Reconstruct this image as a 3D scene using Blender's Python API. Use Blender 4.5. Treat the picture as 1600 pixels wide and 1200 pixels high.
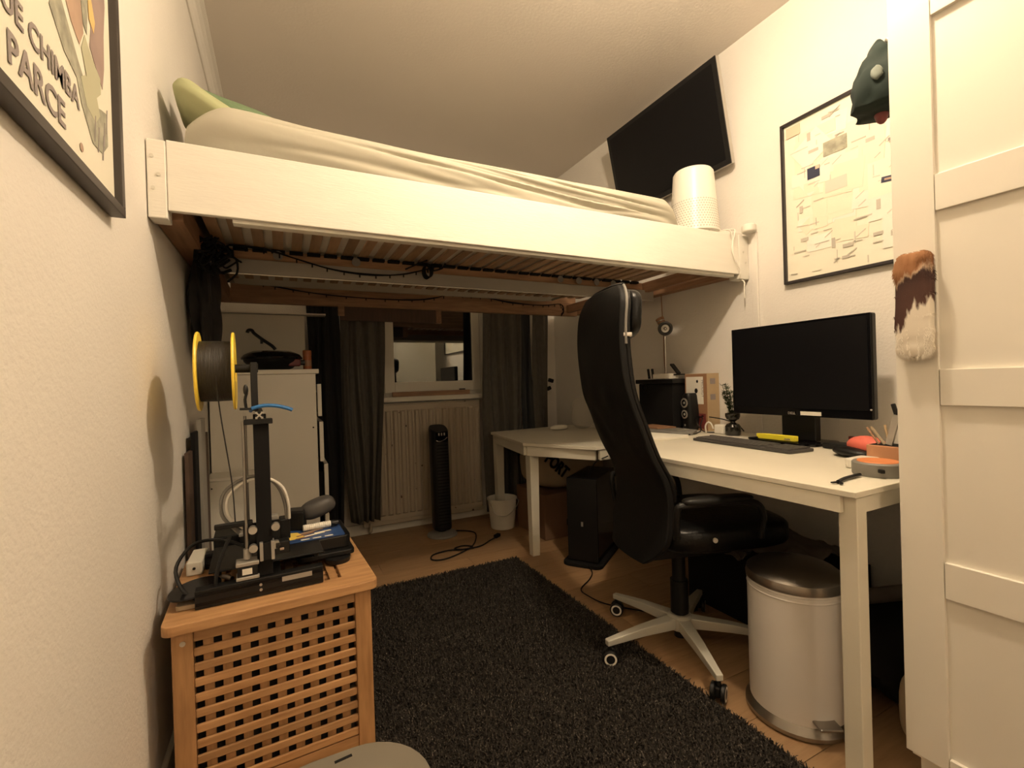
import bpy, bmesh, math, random
from mathutils import Vector, Matrix, noise
random.seed(7)
C = bpy.context.scene.collection
PI = math.pi
for o in list(bpy.data.objects): bpy.data.objects.remove(o)

# ------------------------------------------------------------ camera
cam_d = bpy.data.cameras.new('camera'); cam = bpy.data.objects.new('camera', cam_d); C.objects.link(cam)
yaw, pit, rol = math.radians(26.392), math.radians(-0.2855), math.radians(-1.767)
fwd = Vector((math.sin(yaw)*math.cos(pit), math.cos(yaw)*math.cos(pit), math.sin(pit)))
rgt = Vector((math.cos(yaw), -math.sin(yaw), 0)); dwn = fwd.cross(rgt)
c_, s_ = math.cos(rol), math.sin(rol)
r2 = c_*rgt - s_*dwn; d2 = s_*rgt + c_*dwn
m = Matrix.Identity(4)
for i in range(3): m[i][0] = r2[i]; m[i][1] = -d2[i]; m[i][2] = -fwd[i]
m[2][3] = 1.0
cam.matrix_world = m
cam_d.sensor_width = 36; cam_d.lens = 36*723.2/1600; cam_d.clip_start = .02
bpy.context.scene.camera = cam
# ------------------------------------------------------------ world, light, exposure
w = bpy.data.worlds.new('world'); bpy.context.scene.world = w; w.use_nodes = True
w.node_tree.nodes['Background'].inputs[0].default_value = (.004, .005, .008, 1)
w.node_tree.nodes['Background'].inputs[1].default_value = 1.0
vs = bpy.context.scene.view_settings
vs.view_transform = 'Standard'; vs.look = 'None'; vs.gamma = 1; vs.use_curve_mapping = False; vs.exposure = 1.25
LAMP = (.95, .74, 2.41)
LAMP_E = 340.0
LAMP_COL = (1.0, .80, .57)
LAMP2 = (1.0, -1.22, 2.0)
LAMP2_E = 32.0

# ------------------------------------------------------------ materials
def mat(name, col, rough=.6, metal=0, spec=.5, vary=0, vscale=8, bump=0, bscale=60, grain=None, coat=0, emit=None, rnd=0, stretch=(1,1,1), col2=None, alpha=1, spots=None):
    M = bpy.data.materials.new(name); M.use_nodes = True
    nt = M.node_tree; N = nt.nodes; L = nt.links; b = N['Principled BSDF']
    b.inputs['Base Color'].default_value = (*col, 1); b.inputs['Roughness'].default_value = rough
    b.inputs['Metallic'].default_value = metal; b.inputs['Specular IOR Level'].default_value = spec
    b.inputs['Coat Weight'].default_value = coat; b.inputs['Alpha'].default_value = alpha
    tc = N.new('ShaderNodeTexCoord'); mp = N.new('ShaderNodeMapping'); L.new(tc.outputs['Object'], mp.inputs[0]); mp.inputs['Scale'].default_value = stretch
    if emit:
        b.inputs['Emission Color'].default_value = (*emit[:3], 1); b.inputs['Emission Strength'].default_value = emit[3]
    src = None
    if vary or grain:
        n = N.new('ShaderNodeTexNoise'); n.inputs['Scale'].default_value = vscale; n.inputs['Detail'].default_value = 6
        L.new(mp.outputs[0], n.inputs['Vector'])
        r = N.new('ShaderNodeValToRGB'); L.new(n.outputs[0], r.inputs[0])
        c2 = col2 or tuple(max(0, c*(1-vary)) for c in col)
        r.color_ramp.elements[0].position = .32; r.color_ramp.elements[1].position = .68
        r.color_ramp.elements[0].color = (*c2, 1); r.color_ramp.elements[1].color = (*col, 1)
        src = r.outputs[0]
    if spots:   # (scale, threshold, colour): small worn or speckled places
        n = N.new('ShaderNodeTexNoise'); n.inputs['Scale'].default_value = spots[0]; n.inputs['Detail'].default_value = 2
        L.new(tc.outputs['Object'], n.inputs['Vector'])
        r = N.new('ShaderNodeValToRGB'); L.new(n.outputs[0], r.inputs[0])
        r.color_ramp.elements[0].position = spots[1]; r.color_ramp.elements[1].position = min(1, spots[1]+.02)
        mx = N.new('ShaderNodeMix'); mx.data_type = 'RGBA'; L.new(r.outputs[0], mx.inputs[0])
        mx.inputs[7].default_value = (*spots[2], 1)
        if src: L.new(src, mx.inputs[6])
        else: mx.inputs[6].default_value = (*col, 1)
        src = mx.outputs[2]
    if rnd:
        oi = N.new('ShaderNodeObjectInfo'); mr = N.new('ShaderNodeMapRange'); L.new(oi.outputs['Random'], mr.inputs[0])
        mr.inputs[3].default_value = 1-rnd; mr.inputs[4].default_value = 1+rnd*.4
        hs = N.new('ShaderNodeHueSaturation'); L.new(mr.outputs[0], hs.inputs['Value'])
        if src: L.new(src, hs.inputs['Color'])
        else: hs.inputs['Color'].default_value = (*col, 1)
        src = hs.outputs[0]
    if src: L.new(src, b.inputs['Base Color'])
    if bump:
        n2 = N.new('ShaderNodeTexNoise'); n2.inputs['Scale'].default_value = bscale; n2.inputs['Detail'].default_value = 4
        L.new(mp.outputs[0], n2.inputs['Vector'])
        bp = N.new('ShaderNodeBump'); bp.inputs['Strength'].default_value = bump; bp.inputs['Distance'].default_value = .004
        L.new(n2.outputs[0], bp.inputs['Height']); L.new(bp.outputs[0], b.inputs['Normal'])
    return M
M = {}
M['wall'] = mat('painted_wallpaper', (.80,.762,.70), .85, bump=.35, bscale=110, vary=.05, vscale=2.5, spec=.2)
M['ceil'] = mat('ceiling_paint', (.70,.645,.58), .9, bump=.2, bscale=80, vary=.04, vscale=1.2, spec=.2)
M['floorwood'] = mat('laminate', (.42,.26,.135), .42, vary=.3, vscale=5, stretch=(1.2,14,8), rnd=.22, bump=.05, col2=(.33,.20,.10), spec=.4)
M['seam'] = mat('floor_base', (.09,.055,.03), .8)
M['white'] = mat('white_lacquer', (.80,.765,.68), .35, vary=.03, vscale=3)
M['whitedull'] = mat('dull_white', (.72,.69,.60), .6, vary=.06, vscale=4)
M['beam'] = mat('white_painted_wood', (.82,.79,.71), .5, bump=.15, bscale=30, stretch=(1,8,8), vary=.04, vscale=6)
M['pine'] = mat('raw_pine', (.45,.27,.15), .65, vary=.35, vscale=6, stretch=(1,10,10), col2=(.27,.15,.085), rnd=.15)
M['pine_y'] = mat('raw_pine_lengthwise', (.38,.215,.12), .65, vary=.35, vscale=6, stretch=(10,1,10), col2=(.24,.13,.07), rnd=.15)
M['slat'] = mat('birch_slat', (.50,.33,.20), .55, vary=.25, vscale=6, stretch=(10,1,10), rnd=.3)
M['steelgrey'] = mat('grey_painted_metal', (.33,.31,.27), .5, vary=.1)
M['black'] = mat('black_plastic', (.008,.008,.008), .4, spec=.35)
M['blackgloss'] = mat('glossy_black', (.004,.004,.005), .15, spec=.35)
M['blackmatte'] = mat('matte_black', (.008,.0075,.0075), .8, spec=.2)
M['screen'] = mat('dark_screen', (.005,.005,.006), .35, spec=.2)
M['leather'] = mat('black_leather', (.005,.005,.005), .34, spec=.28, bump=.5, bscale=55, vary=.3, vscale=9)
M['chairback'] = mat('black_chair_back_fabric', (.007,.007,.0072), .55, spec=.22, bump=.15, bscale=60)
M['alu'] = mat('satin_aluminium', (.62,.60,.55), .38, metal=.85)
M['arm'] = mat('cast_aluminium', (.60,.58,.50), .45, metal=.25)
M['chrome'] = mat('chrome', (.75,.73,.70), .16, metal=1)
M['steel'] = mat('brushed_steel', (.34,.32,.29), .3, metal=1, bump=.08, bscale=200, stretch=(1,1,20))
M['binwhite'] = mat('white_enamel', (.72,.68,.63), .3)
M['hamper'] = mat('oiled_acacia', (.56,.32,.145), .5, vary=.35, vscale=7, stretch=(1,9,9), col2=(.39,.205,.085), rnd=.25, bump=.06)
M['hamper_v'] = mat('oiled_acacia_upright', (.50,.275,.12), .5, vary=.35, vscale=7, stretch=(9,9,1), col2=(.34,.175,.07), rnd=.22)
M['liner'] = mat('dark_liner_cloth', (.02,.018,.016), .95, vary=.4, vscale=7, spots=(4,.66,(.10,.085,.07)))  # dark for the shaded inside of the chest; grey spots are cloth
M['rug'] = mat('dark_shag', (.022,.018,.015), .9, vary=.5, vscale=30, spec=.25)
M['rugblade'] = mat('shag_tuft', (.040,.033,.027), .75, spots=(190,.61,(.14,.12,.10)), vary=.45, vscale=50, spec=.3)
M['sheet'] = mat('sage_bedsheet', (.50,.475,.385), .85, bump=.2, bscale=25, vary=.05, vscale=4)
M['ticking'] = mat('white_mattress_ticking', (.72,.69,.61), .85)
M['pillow_l'] = mat('light_green_pillowcase', (.40,.42,.235), .85, bump=.2, bscale=20)
M['pillow_d'] = mat('dark_green_pillowcase', (.16,.235,.13), .85, bump=.2, bscale=20)
M['curtain'] = mat('grey_curtain', (.105,.098,.082), .9, vary=.15, vscale=30, bump=.2, bscale=150)
M['curtain_d'] = mat('black_curtain', (.012,.012,.013), .9)
M['curtain_b'] = mat('slate_curtain', (.035,.038,.04), .9)
M['radiator'] = mat('old_radiator_enamel', (.44,.38,.29), .45, vary=.08, vscale=5, spots=(17,.70,(.05,.03,.02)))
M['yellow'] = mat('yellow_plastic', (1.0,.72,.08), .4)
M['filament'] = mat('dark_grey_filament', (.020,.018,.016), .4, bump=.9, bscale=40, stretch=(14,.3,.3))
M['blue'] = mat('blue_grip', (.03,.16,.42), .4)
M['bluecard'] = mat('blue_card', (.03,.075,.22), .35)
M['cardyellow'] = mat('yellow_print', (.85,.62,.12), .5)
M['cardbrown'] = mat('brown_print', (.32,.17,.09), .5)
M['paper'] = mat('paper', (.83,.79,.69), .8, vary=.05, vscale=6)
M['posterpaper'] = mat('poster_paper', (.80,.765,.63), .6)
M['ink'] = mat('grey_ink', (.29,.25,.235), .7)  # lightened to grey for the glare on the poster glass
M['frame'] = mat('black_wood_frame', (.022,.017,.018), .4)
M['framebrown'] = mat('dark_brown_frame', (.05,.042,.038), .45)
M['silver'] = mat('silver_plastic', (.5,.48,.44), .35, metal=.6)
M['greypl'] = mat('grey_plastic', (.22,.21,.19), .5)
M['taupe'] = mat('taupe_plastic', (.17,.15,.115), .55, vary=.05)
M['key'] = mat('dark_grey_keys', (.085,.08,.075), .5)
M['keybase'] = mat('keyboard_case', (.06,.056,.053), .5)
M['neon'] = mat('bright_yellow_plastic', (.88,.78,.05), .4)
M['coral'] = mat('coral_fabric', (.75,.16,.11), .6, vary=.1)
M['terra'] = mat('terracotta_pot', (.50,.24,.12), .6)
M['orange'] = mat('orange_plastic', (.72,.24,.08), .5)
M['cardboard'] = mat('cardboard', (.42,.27,.15), .8, vary=.1, vscale=5)
M['cardboard_d'] = mat('brown_cardboard', (.20,.11,.06), .85, vary=.15, vscale=5)
M['sack'] = mat('unbleached_canvas', (.42,.33,.22), .9, vary=.12, vscale=4, bump=.2, bscale=40)
M['ply'] = mat('plain_wood_box', (.52,.38,.22), .6, vary=.12, vscale=10)
M['darkglass'] = mat('dark_glass', (.02,.018,.014), .08, coat=.3)
M['leaf'] = mat('leaf_green', (.07,.10,.035), .6, rnd=.3)
M['darkcloth'] = mat('dark_cloth', (.022,.018,.016), .95, vary=.5, vscale=12, col2=(.006,.005,.005))
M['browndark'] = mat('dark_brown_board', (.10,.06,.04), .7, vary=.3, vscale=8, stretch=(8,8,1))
M['greycloth'] = mat('grey_cloth', (.16,.13,.11), .95, vary=.3, vscale=10)
M['red'] = mat('dull_red', (.16,.03,.028), .5)
M['spice'] = mat('orange_tube', (.36,.11,.035), .5)
M['cap'] = mat('dark_green_cap_cloth', (.012,.024,.019), .9, vary=.3, vscale=14)
M['cappatch'] = mat('pale_badge', (.20,.23,.20), .8, vary=.3, vscale=40)
M['furw'] = mat('white_hide_fur', (.78,.72,.62), .8, vary=.12, vscale=60)
M['furb'] = mat('brown_hide_fur', (.20,.085,.035), .7, vary=.4, vscale=50)
M['furd'] = mat('dark_brown_hide_fur', (.06,.03,.02), .7, vary=.4, vscale=50)
M['pinkpaper'] = mat('salmon_paper', (.80,.52,.38), .8)
M['navy'] = mat('navy_print', (.03,.035,.07), .6)
M['printgrey'] = mat('grey_print', (.50,.46,.39), .8)
M['printlight'] = mat('pale_print', (.64,.60,.51), .8)
M['printwarm'] = mat('cream_paper', (.80,.73,.58), .8)
M['olive'] = mat('olive_print', (.47,.46,.31), .7); M['mauve'] = mat('mauve_brown_print', (.37,.27,.235), .7, vary=.2, vscale=14)  # poster prints muted, the glare of the frame's glass mixed into their colour
M['ochre'] = mat('ochre_print', (.72,.50,.20), .7); M['rust'] = mat('rust_print', (.52,.36,.26), .7, vary=.25, vscale=10); M['greygreen'] = mat('grey_green_print', (.44,.43,.33), .7, vary=.4, vscale=40)  # softened likewise by painted-in glass glare on the poster
M['knob'] = mat('pale_knob', (.7,.66,.58), .4)
M['beige_arm'] = mat('worn_white_paint', (.74,.70,.58), .45, vary=.06, vscale=5)

def glass(name):
    g = bpy.data.materials.new(name); g.use_nodes = True; nt = g.node_tree; N = nt.nodes; L = nt.links
    N.remove(N['Principled BSDF']); t = N.new('ShaderNodeBsdfTransparent'); t.inputs[0].default_value = (.8,.85,.85,1)
    gl = N.new('ShaderNodeBsdfGlossy'); gl.inputs['Roughness'].default_value = .015; gl.inputs[0].default_value = (1,1,1,1)
    fr = N.new('ShaderNodeFresnel'); fr.inputs[0].default_value = 2.6
    mx = N.new('ShaderNodeMixShader'); L.new(fr.outputs[0], mx.inputs[0]); L.new(t.outputs[0], mx.inputs[1]); L.new(gl.outputs[0], mx.inputs[2])
    L.new(mx.outputs[0], N['Material Output'].inputs[0]); return g
M['glass'] = glass('window_glass')
def clear(name, k):
    g = bpy.data.materials.new(name); g.use_nodes = True; nt = g.node_tree; N = nt.nodes; L = nt.links
    b = N['Principled BSDF']; b.inputs['Base Color'].default_value = (.6,.57,.5,1); b.inputs['Roughness'].default_value = .25; b.inputs['Alpha'].default_value = k
    return g
M['film'] = clear('clear_plastic_film', .3)

# ------------------------------------------------------------ scaling about the camera
# Some groups below are scaled about the camera; each tuple holds the group's
# reference corner, the corner's place in the room (metres) after scaling and the factor.
BED_CAM_SCALE = (Vector((-.369,1.83,1.56)), Vector((-.2984,1.4797,1.4528)), .8086)
WARDROBE_CAM_SCALE = (Vector((1.42,.63,0)), Vector((1.30,.5768,.0846)), .9155)
CAM_SCALE = None
def zp(p):
    p = Vector(p)
    return CAM_SCALE[1] + (p-CAM_SCALE[0])*CAM_SCALE[2] if CAM_SCALE else p
def zs(v): return v*CAM_SCALE[2] if CAM_SCALE else v
# ------------------------------------------------------------ mesh helpers
def rotm(rx=0, ry=0, rz=0): return Matrix.Rotation(rz,3,'Z') @ Matrix.Rotation(ry,3,'Y') @ Matrix.Rotation(rx,3,'X')
class B:
    def __init__(s): s.v=[]; s.f=[]; s.m=[]
    def add(s, vs, fs, mi=0):
        n=len(s.v); s.v += [Vector(p) for p in vs]; s.f += [tuple(i+n for i in f) for f in fs]; s.m += [mi]*len(fs); return s
    def box(s, x0,x1,y0,y1,z0,z1, mi=0):
        return s.add([(x0,y0,z0),(x1,y0,z0),(x1,y1,z0),(x0,y1,z0),(x0,y0,z1),(x1,y0,z1),(x1,y1,z1),(x0,y1,z1)],
            [(0,3,2,1),(4,5,6,7),(0,1,5,4),(1,2,6,5),(2,3,7,6),(3,0,4,7)], mi)
    def obox(s, c, d, R=None, mi=0):
        R = R or Matrix.Identity(3); c=Vector(c); h=[x/2 for x in d]
        ps=[c+R@Vector((sx*h[0],sy*h[1],sz*h[2])) for sz in(-1,1) for sx,sy in((-1,-1),(1,-1),(1,1),(-1,1))]
        return s.add(ps,[(0,3,2,1),(4,5,6,7),(0,1,5,4),(1,2,6,5),(2,3,7,6),(3,0,4,7)],mi)
    def beam(s, a, b, wd, ht, mi=0):
        a=Vector(a);b=Vector(b);d=b-a; x=d.normalized(); z=Vector((0,0,1))
        if abs(x.z)>.95: z=Vector((1,0,0))
        y=z.cross(x).normalized(); z=x.cross(y)
        R=Matrix((x,y,z)).transposed(); return s.obox((a+b)/2,(d.length,wd,ht),R,mi)
    def prism(s, poly, z0, z1, mi=0):
        n=len(poly); vs=[(x,y,z0) for x,y in poly]+[(x,y,z1) for x,y in poly]
        fs=[tuple(range(n))[::-1],tuple(range(n,2*n))]+[(i,(i+1)%n,n+(i+1)%n,n+i) for i in range(n)]
        return s.add(vs,fs,mi)
    def lathe(s, prof, c=(0,0,0), seg=28, R=None, mi=0, caps=True):
        R=R or Matrix.Identity(3); c=Vector(c); vs=[]; fs=[]
        for r,z in prof:
            for k in range(seg):
                a=2*PI*k/seg; vs.append(c+R@Vector((r*math.cos(a),r*math.sin(a),z)))
        for i in range(len(prof)-1):
            for k in range(seg):
                k2=(k+1)%seg; fs.append((i*seg+k,i*seg+k2,(i+1)*seg+k2,(i+1)*seg+k))
        if caps:
            fs.append(tuple(range(seg))[::-1]); n=(len(prof)-1)*seg; fs.append(tuple(range(n,n+seg)))
        return s.add(vs,fs,mi)
    def cyl(s,a,b,r,seg=16,rb=None,mi=0):
        a=Vector(a);b=Vector(b);d=b-a; q=Vector((0,0,1)).rotation_difference(d.normalized()).to_matrix()
        return s.lathe([(r,0),(rb if rb is not None else r,d.length)],a,seg,q,mi)
    def tube(s, pts, r, seg=8, mi=0, smooth=3):
        P=[Vector(p) for p in pts]
        if smooth and len(P)>2:
            Q=[]
            for i in range(len(P)-1):
                p0=P[max(i-1,0)];p1=P[i];p2=P[i+1];p3=P[min(i+2,len(P)-1)]
                for k in range(smooth):
                    t=k/smooth; Q.append(.5*((2*p1)+(-p0+p2)*t+(2*p0-5*p1+4*p2-p3)*t*t+(-p0+3*p1-3*p2+p3)*t*t*t))
            Q.append(P[-1]); P=Q
        vs=[];fs=[]; up=Vector((0,0,1)); n=len(P)
        for i,p in enumerate(P):
            t=(P[min(i+1,n-1)]-P[max(i-1,0)])
            t = t.normalized() if t.length>1e-9 else Vector((1,0,0))
            u=up-t*up.dot(t)
            if u.length<.05: u=Vector((1,0,0))-t*t.x
            u.normalize(); up=u; v=t.cross(u)
            for k in range(seg):
                a=2*PI*k/seg; vs.append(p+u*(r*math.cos(a))+v*(r*math.sin(a)))
        for i in range(n-1):
            for k in range(seg):
                k2=(k+1)%seg; fs.append((i*seg+k,i*seg+k2,(i+1)*seg+k2,(i+1)*seg+k))
        fs.append(tuple(range(seg))[::-1]); fs.append(tuple(range((n-1)*seg,n*seg)))
        return s.add(vs,fs,mi)
    def grid(s, fn, nu, nv, mi=0, wrapu=False):
        vs=[fn(i/nu,j/nv) for i in range(nu+(0 if wrapu else 1)) for j in range(nv+1)]
        fs=[]; NU=nu if wrapu else nu+1
        for i in range(nu):
            for j in range(nv):
                a=i*(nv+1)+j; b=((i+1)%NU)*(nv+1)+j; fs.append((a,b,b+1,a+1))
        return s.add(vs,fs,mi)
    def ell(s, c, r, R=None, nu=20, nv=12, p=1.0, mi=0, fn=None):
        R=R or Matrix.Identity(3); c=Vector(c)
        def sp(x,e): return math.copysign(abs(x)**e,x)
        def f(u,v):
            a=2*PI*u; b=PI*(v-.5)
            q=Vector((sp(math.cos(b),p)*sp(math.cos(a),p)*r[0], sp(math.cos(b),p)*sp(math.sin(a),p)*r[1], sp(math.sin(b),p)*r[2]))
            if fn: q=fn(q,u,v)
            return c+R@q
        return s.grid(f,nu,nv,mi,wrapu=True)
    def build(s, name, mats, parent=None, bevel=0, smooth=False, local=False, kind=None, label=None, seg=2, solid=0):
        me=bpy.data.meshes.new(name)
        vs=[zs(p) for p in s.v] if local else [zp(p) for p in s.v]
        bevel=zs(bevel); solid=zs(solid)
        mats=mats if isinstance(mats,(list,tuple)) else [mats]
        o=bpy.data.objects.new(name,me); C.objects.link(o)
        if parent is not None:
            o.parent=parent
            if not local:
                inv=world_of(parent).inverted(); vs=[inv@p for p in vs]
        elif not local:
            xs=[p.x for p in vs]; ys=[p.y for p in vs]; z=min(p.z for p in vs)
            org=Vector(((min(xs)+max(xs))/2,(min(ys)+max(ys))/2,z)); o.location=org; vs=[p-org for p in vs]
        me.from_pydata([tuple(p) for p in vs],[],s.f)
        for k in mats: me.materials.append(M[k] if isinstance(k,str) else k)
        if len(mats)>1: me.polygons.foreach_set('material_index',s.m)
        bm=bmesh.new(); bm.from_mesh(me); bmesh.ops.remove_doubles(bm,verts=bm.verts,dist=1e-6); bmesh.ops.recalc_face_normals(bm,faces=bm.faces); bm.to_mesh(me); bm.free()
        if smooth:
            me.polygons.foreach_set('use_smooth',[True]*len(me.polygons))
            try: me.set_sharp_from_angle(angle=math.radians(smooth if smooth is not True else 45))
            except Exception: pass
        if solid:
            md=o.modifiers.new('solid','SOLIDIFY'); md.thickness=solid; md.offset=0
        if bevel:
            md=o.modifiers.new('bevel','BEVEL'); md.width=bevel; md.segments=seg; md.limit_method='ANGLE'; md.angle_limit=math.radians(40)
        if kind: o['kind']=kind
        if label: o['label']=label
        return o
def world_of(o):
    mt = Matrix.Translation(o.location) @ Matrix.Rotation(o.rotation_euler.z,4,'Z')
    return (world_of(o.parent) @ mt) if o.parent else mt
def thing(name, label, cat, loc=(0,0,0), rz=0, group=None):
    o=bpy.data.objects.new(name,None); C.objects.link(o); o.location=zp(loc); o.rotation_euler=(0,0,rz); o.empty_display_size=.05
    o['label']=label; o['category']=cat
    if group: o['group']=group
    return o
def tag(o, label, cat, group=None):
    o['label']=label; o['category']=cat
    if group: o['group']=group
    return o
def struct(b, name, mt, **k):
    o=b.build(name,mt,**k); o['kind']='structure'; return o
def dup(src, name, parent=None, loc=None, rot=None):
    o=src.copy(); o.name=name; C.objects.link(o)
    if parent is not None: o.parent=parent
    if loc is not None: o.location=loc
    if rot is not None: o.rotation_euler=rot
    return o
def text(name, body, size, loc, R, mt, parent, ext=.0006, align='LEFT', bold=0, sx=1):
    loc=zp(loc); cu=bpy.data.curves.new(name,'FONT'); cu.body=body; cu.size=zs(size); cu.extrude=zs(ext); cu.align_x=align; cu.offset=zs(bold); cu.resolution_u=3
    t=bpy.data.objects.new('tmp',cu); C.objects.link(t); dg=bpy.context.evaluated_depsgraph_get()
    me=bpy.data.meshes.new_from_object(t.evaluated_get(dg)); bpy.data.objects.remove(t)
    inv=world_of(parent).inverted() if parent else Matrix.Identity(4)
    X=inv @ (Matrix.Translation(loc) @ R.to_4x4() @ Matrix.Diagonal((sx,1,1,1))); me.transform(X)
    me.materials.clear(); me.materials.append(M[mt]); o=bpy.data.objects.new(name,me); C.objects.link(o); o.parent=parent; return o
def basis(x,y):  # text plane: x = reading direction, y = up
    x=Vector(x).normalized(); y=Vector(y).normalized(); return Matrix((x,y,x.cross(y))).transposed()

XL, XR, YB, YF, ZC = -.2984, 2.0215, 3.26, -1.5, 2.617  # these and most coordinates below were worked out from image pixels
XLA, XRA = -.369, 2.5   # the same side walls before the scaling about the camera
# ============================================================ SETTING
fl = struct(B().box(XL-.1,XR+.1,YF-.1,YB+.1,-.06,-.008), 'floor', 'seam')
pw, pl = .16, 1.25
plank_b = B().box(-pl/2+.001,pl/2-.001,-pw/2+.001,pw/2-.001,-.008,0)
first=None; row=0; y=YF+pw/2
while y < YB:
    x = XL - (row*.47)%pl + pl/2
    while x-pl/2 < XR:
        x0=max(x-pl/2,XL); x1=min(x+pl/2,XR)
        if x1-x0>.04:
            if x1-x0>pl-.01:
                if first is None: first=plank_b.build('plank','floorwood',fl,local=True); o=first
                else: o=dup(first,'plank')
            else: o=B().box(-(x1-x0)/2+.001,(x1-x0)/2-.001,-pw/2+.001,pw/2-.001,-.008,0).build('plank','floorwood',fl,local=True)
            o.location = world_of(fl).inverted() @ Vector(((x0+x1)/2, y, 0))
        x += pl
    y += pw; row += 1
struct(B().box(XL-.1,XR+.1,YF-.1,YB+.1,ZC,ZC+.1), 'ceiling', 'ceil')
struct(B().box(XL-.12,XL,YF-.1,YB+.1,0,ZC), 'wall_left', 'wall')
struct(B().box(XR,XR+.12,YF-.1,YB+.1,0,ZC), 'wall_right', 'wall')
wx0,wx1,wz0,wz1 = .60,1.88,.90,1.90
ZL = ZC
struct(B().box(XL,wx0,YB,YB+.16,0,ZL).box(wx1,XR,YB,YB+.16,0,ZL).box(wx0,wx1,YB,YB+.16,0,wz0).box(wx0,wx1,YB,YB+.16,wz1,ZL), 'wall_back', 'wall')
dx0,dx1,dz = .1,.98,2.05
struct(B().box(XL,dx0,YF-.12,YF,0,ZC).box(dx1,XR,YF-.12,YF,0,ZC).box(dx0,dx1,YF-.12,YF,dz,ZC), 'wall_front', 'wall')
d1 = struct(B().box(dx0+.03,dx1-.03,YF-.08,YF-.04,.01,dz-.03), 'door_1', 'white', bevel=.002)
B().box(dx0,dx0+.03,YF-.12,YF+.01,0,dz).box(dx1-.03,dx1,YF-.12,YF+.01,0,dz).box(dx0,dx1,YF-.12,YF+.01,dz-.03,dz).build('door_frame','white',d1,bevel=.002)
B().cyl((dx0+.10,YF-.04,1.0),(dx0+.10,YF+.02,1.0),.01).cyl((dx0+.10,YF+.015,1.0),(dx0+.21,YF+.015,1.0),.009).build('handle','alu',d1,smooth=True)
struct(B().box(XL,XR,YB-.02,YB,0,.07), 'baseboard_back', 'whitedull', bevel=.003)
struct(B().box(XL,XL+.014,YF,YB-.02,0,.07), 'baseboard_left', 'whitedull', bevel=.003)
struct(B().box(XR-.014,XR,YF,YB-.02,0,.07), 'baseboard_right', 'whitedull', bevel=.003)
cov=[(0,0),(.068,0),(.068,-.010),(.05,-.014),(.032,-.026),(.02,-.045),(.014,-.066),(.008,-.075),(0,-.075)]
cov=[(x*.81,z*.81) for x,z in cov]; b=B(); vs=[(XL+x,YF,ZC+z) for x,z in cov]+[(XL+x,YB,ZC+z) for x,z in cov]; n=len(cov)
b.add(vs,[(i,(i+1)%n,n+(i+1)%n,n+i) for i in range(n)]+[tuple(range(n)),tuple(range(n,2*n))[::-1]])
struct(b,'trim_1','wall')
# window
def ring(x0,x1,y0,y1,z0,z1,l,r,b_,t_):
    return B().box(x0,x0+l,y0,y1,z0,z1).box(x1-r,x1,y0,y1,z0,z1).box(x0+l+.0005,x1-r-.0005,y0,y1,z0,z0+b_).box(x0+l+.0005,x1-r-.0005,y0,y1,z1-t_,z1)
win = struct(ring(wx0,wx1,YB+.045,YB+.11,wz0,wz1,.05,.05,.05,.05),'window_1','whitedull',bevel=.003)
sx0,sx1,sz0,sz1 = wx0+.04,1.36,wz0+.045,wz1-.045
ring(sx0,sx1,YB+.022,YB+.044,sz0,sz1,.07,.06,.075,.06).build('sash','whitedull',win,bevel=.003)
B().box(sx0+.0695,sx1-.0595,YB+.032,YB+.036,sz0+.0745,sz1-.0595).build('pane','glass',win)
ring(sx1+.002,wx1-.04,YB+.022,YB+.044,sz0,sz1,.058,.07,.075,.06).build('sash','whitedull',win,bevel=.003)
B().box(sx1+.0595,wx1-.1095,YB+.032,YB+.036,sz0+.0745,sz1-.0595).build('pane','glass',win)
B().box(wx0-.06,wx1+.06,YB-.065,YB-.001,.885,.918).box(wx0+.001,wx1-.001,YB-.0005,YB+.044,.9005,.918).build('window_sill','whitedull',win,bevel=.003)
# black sheet standing in for the darkness of the night outside
struct(B().box(-1.6,4.2,YB+1.6,YB+1.7,-.5,3.6),'night_backdrop','blackmatte')
tag(B().box(.68,1.25,3.225,3.245,.919,.952).build('wood_strip',M['pine'],bevel=.003),'brown wooden strip lying on the white windowsill in front of the sash','wood strip')
tag(B().box(1.17,1.215,3.227,3.243,.953,.962).build('marker_pen','black',bevel=.003),'black marker pen lying on the brown strip on the windowsill','pen')

# ============================================================ ceiling lamp (above the frame)
t=thing('ceiling_lamp','ceiling lamp with a glowing round globe above the room centre','lamp',(LAMP[0],LAMP[1],ZC))
B().lathe([(.055,-.03),(.055,0)],(LAMP[0],LAMP[1],ZC)).build('canopy','white',t,smooth=30)
B().cyl((LAMP[0],LAMP[1],LAMP[2]+.05),(LAMP[0],LAMP[1],ZC-.03),.006,8).build('stem','white',t)
M['globe']=mat('lit_globe',(1,1,1),.5,emit=(*LAMP_COL,LAMP_E))
B().ell(LAMP,(.045,.045,.045),nu=24,nv=14).build('globe','globe',t,smooth=True)

t=thing('wall_lamp','small glowing globe wall lamp beside the door behind the viewer','lamp',(1.06,YF,2.0))
B().cyl((LAMP2[0],YF,LAMP2[2]),(LAMP2[0],YF+.02,LAMP2[2]),.04,20).cyl((LAMP2[0],YF+.02,LAMP2[2]),(LAMP2[0],LAMP2[1]-.075,LAMP2[2]),.008,10).build('bracket','alu',t,smooth=30)
M['globe2']=mat('lit_wall_globe',(1,1,1),.5,emit=(*LAMP_COL,LAMP2_E))
B().ell(LAMP2,(.08,.08,.08),nu=24,nv=14).build('globe','globe2',t,smooth=True)

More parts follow.
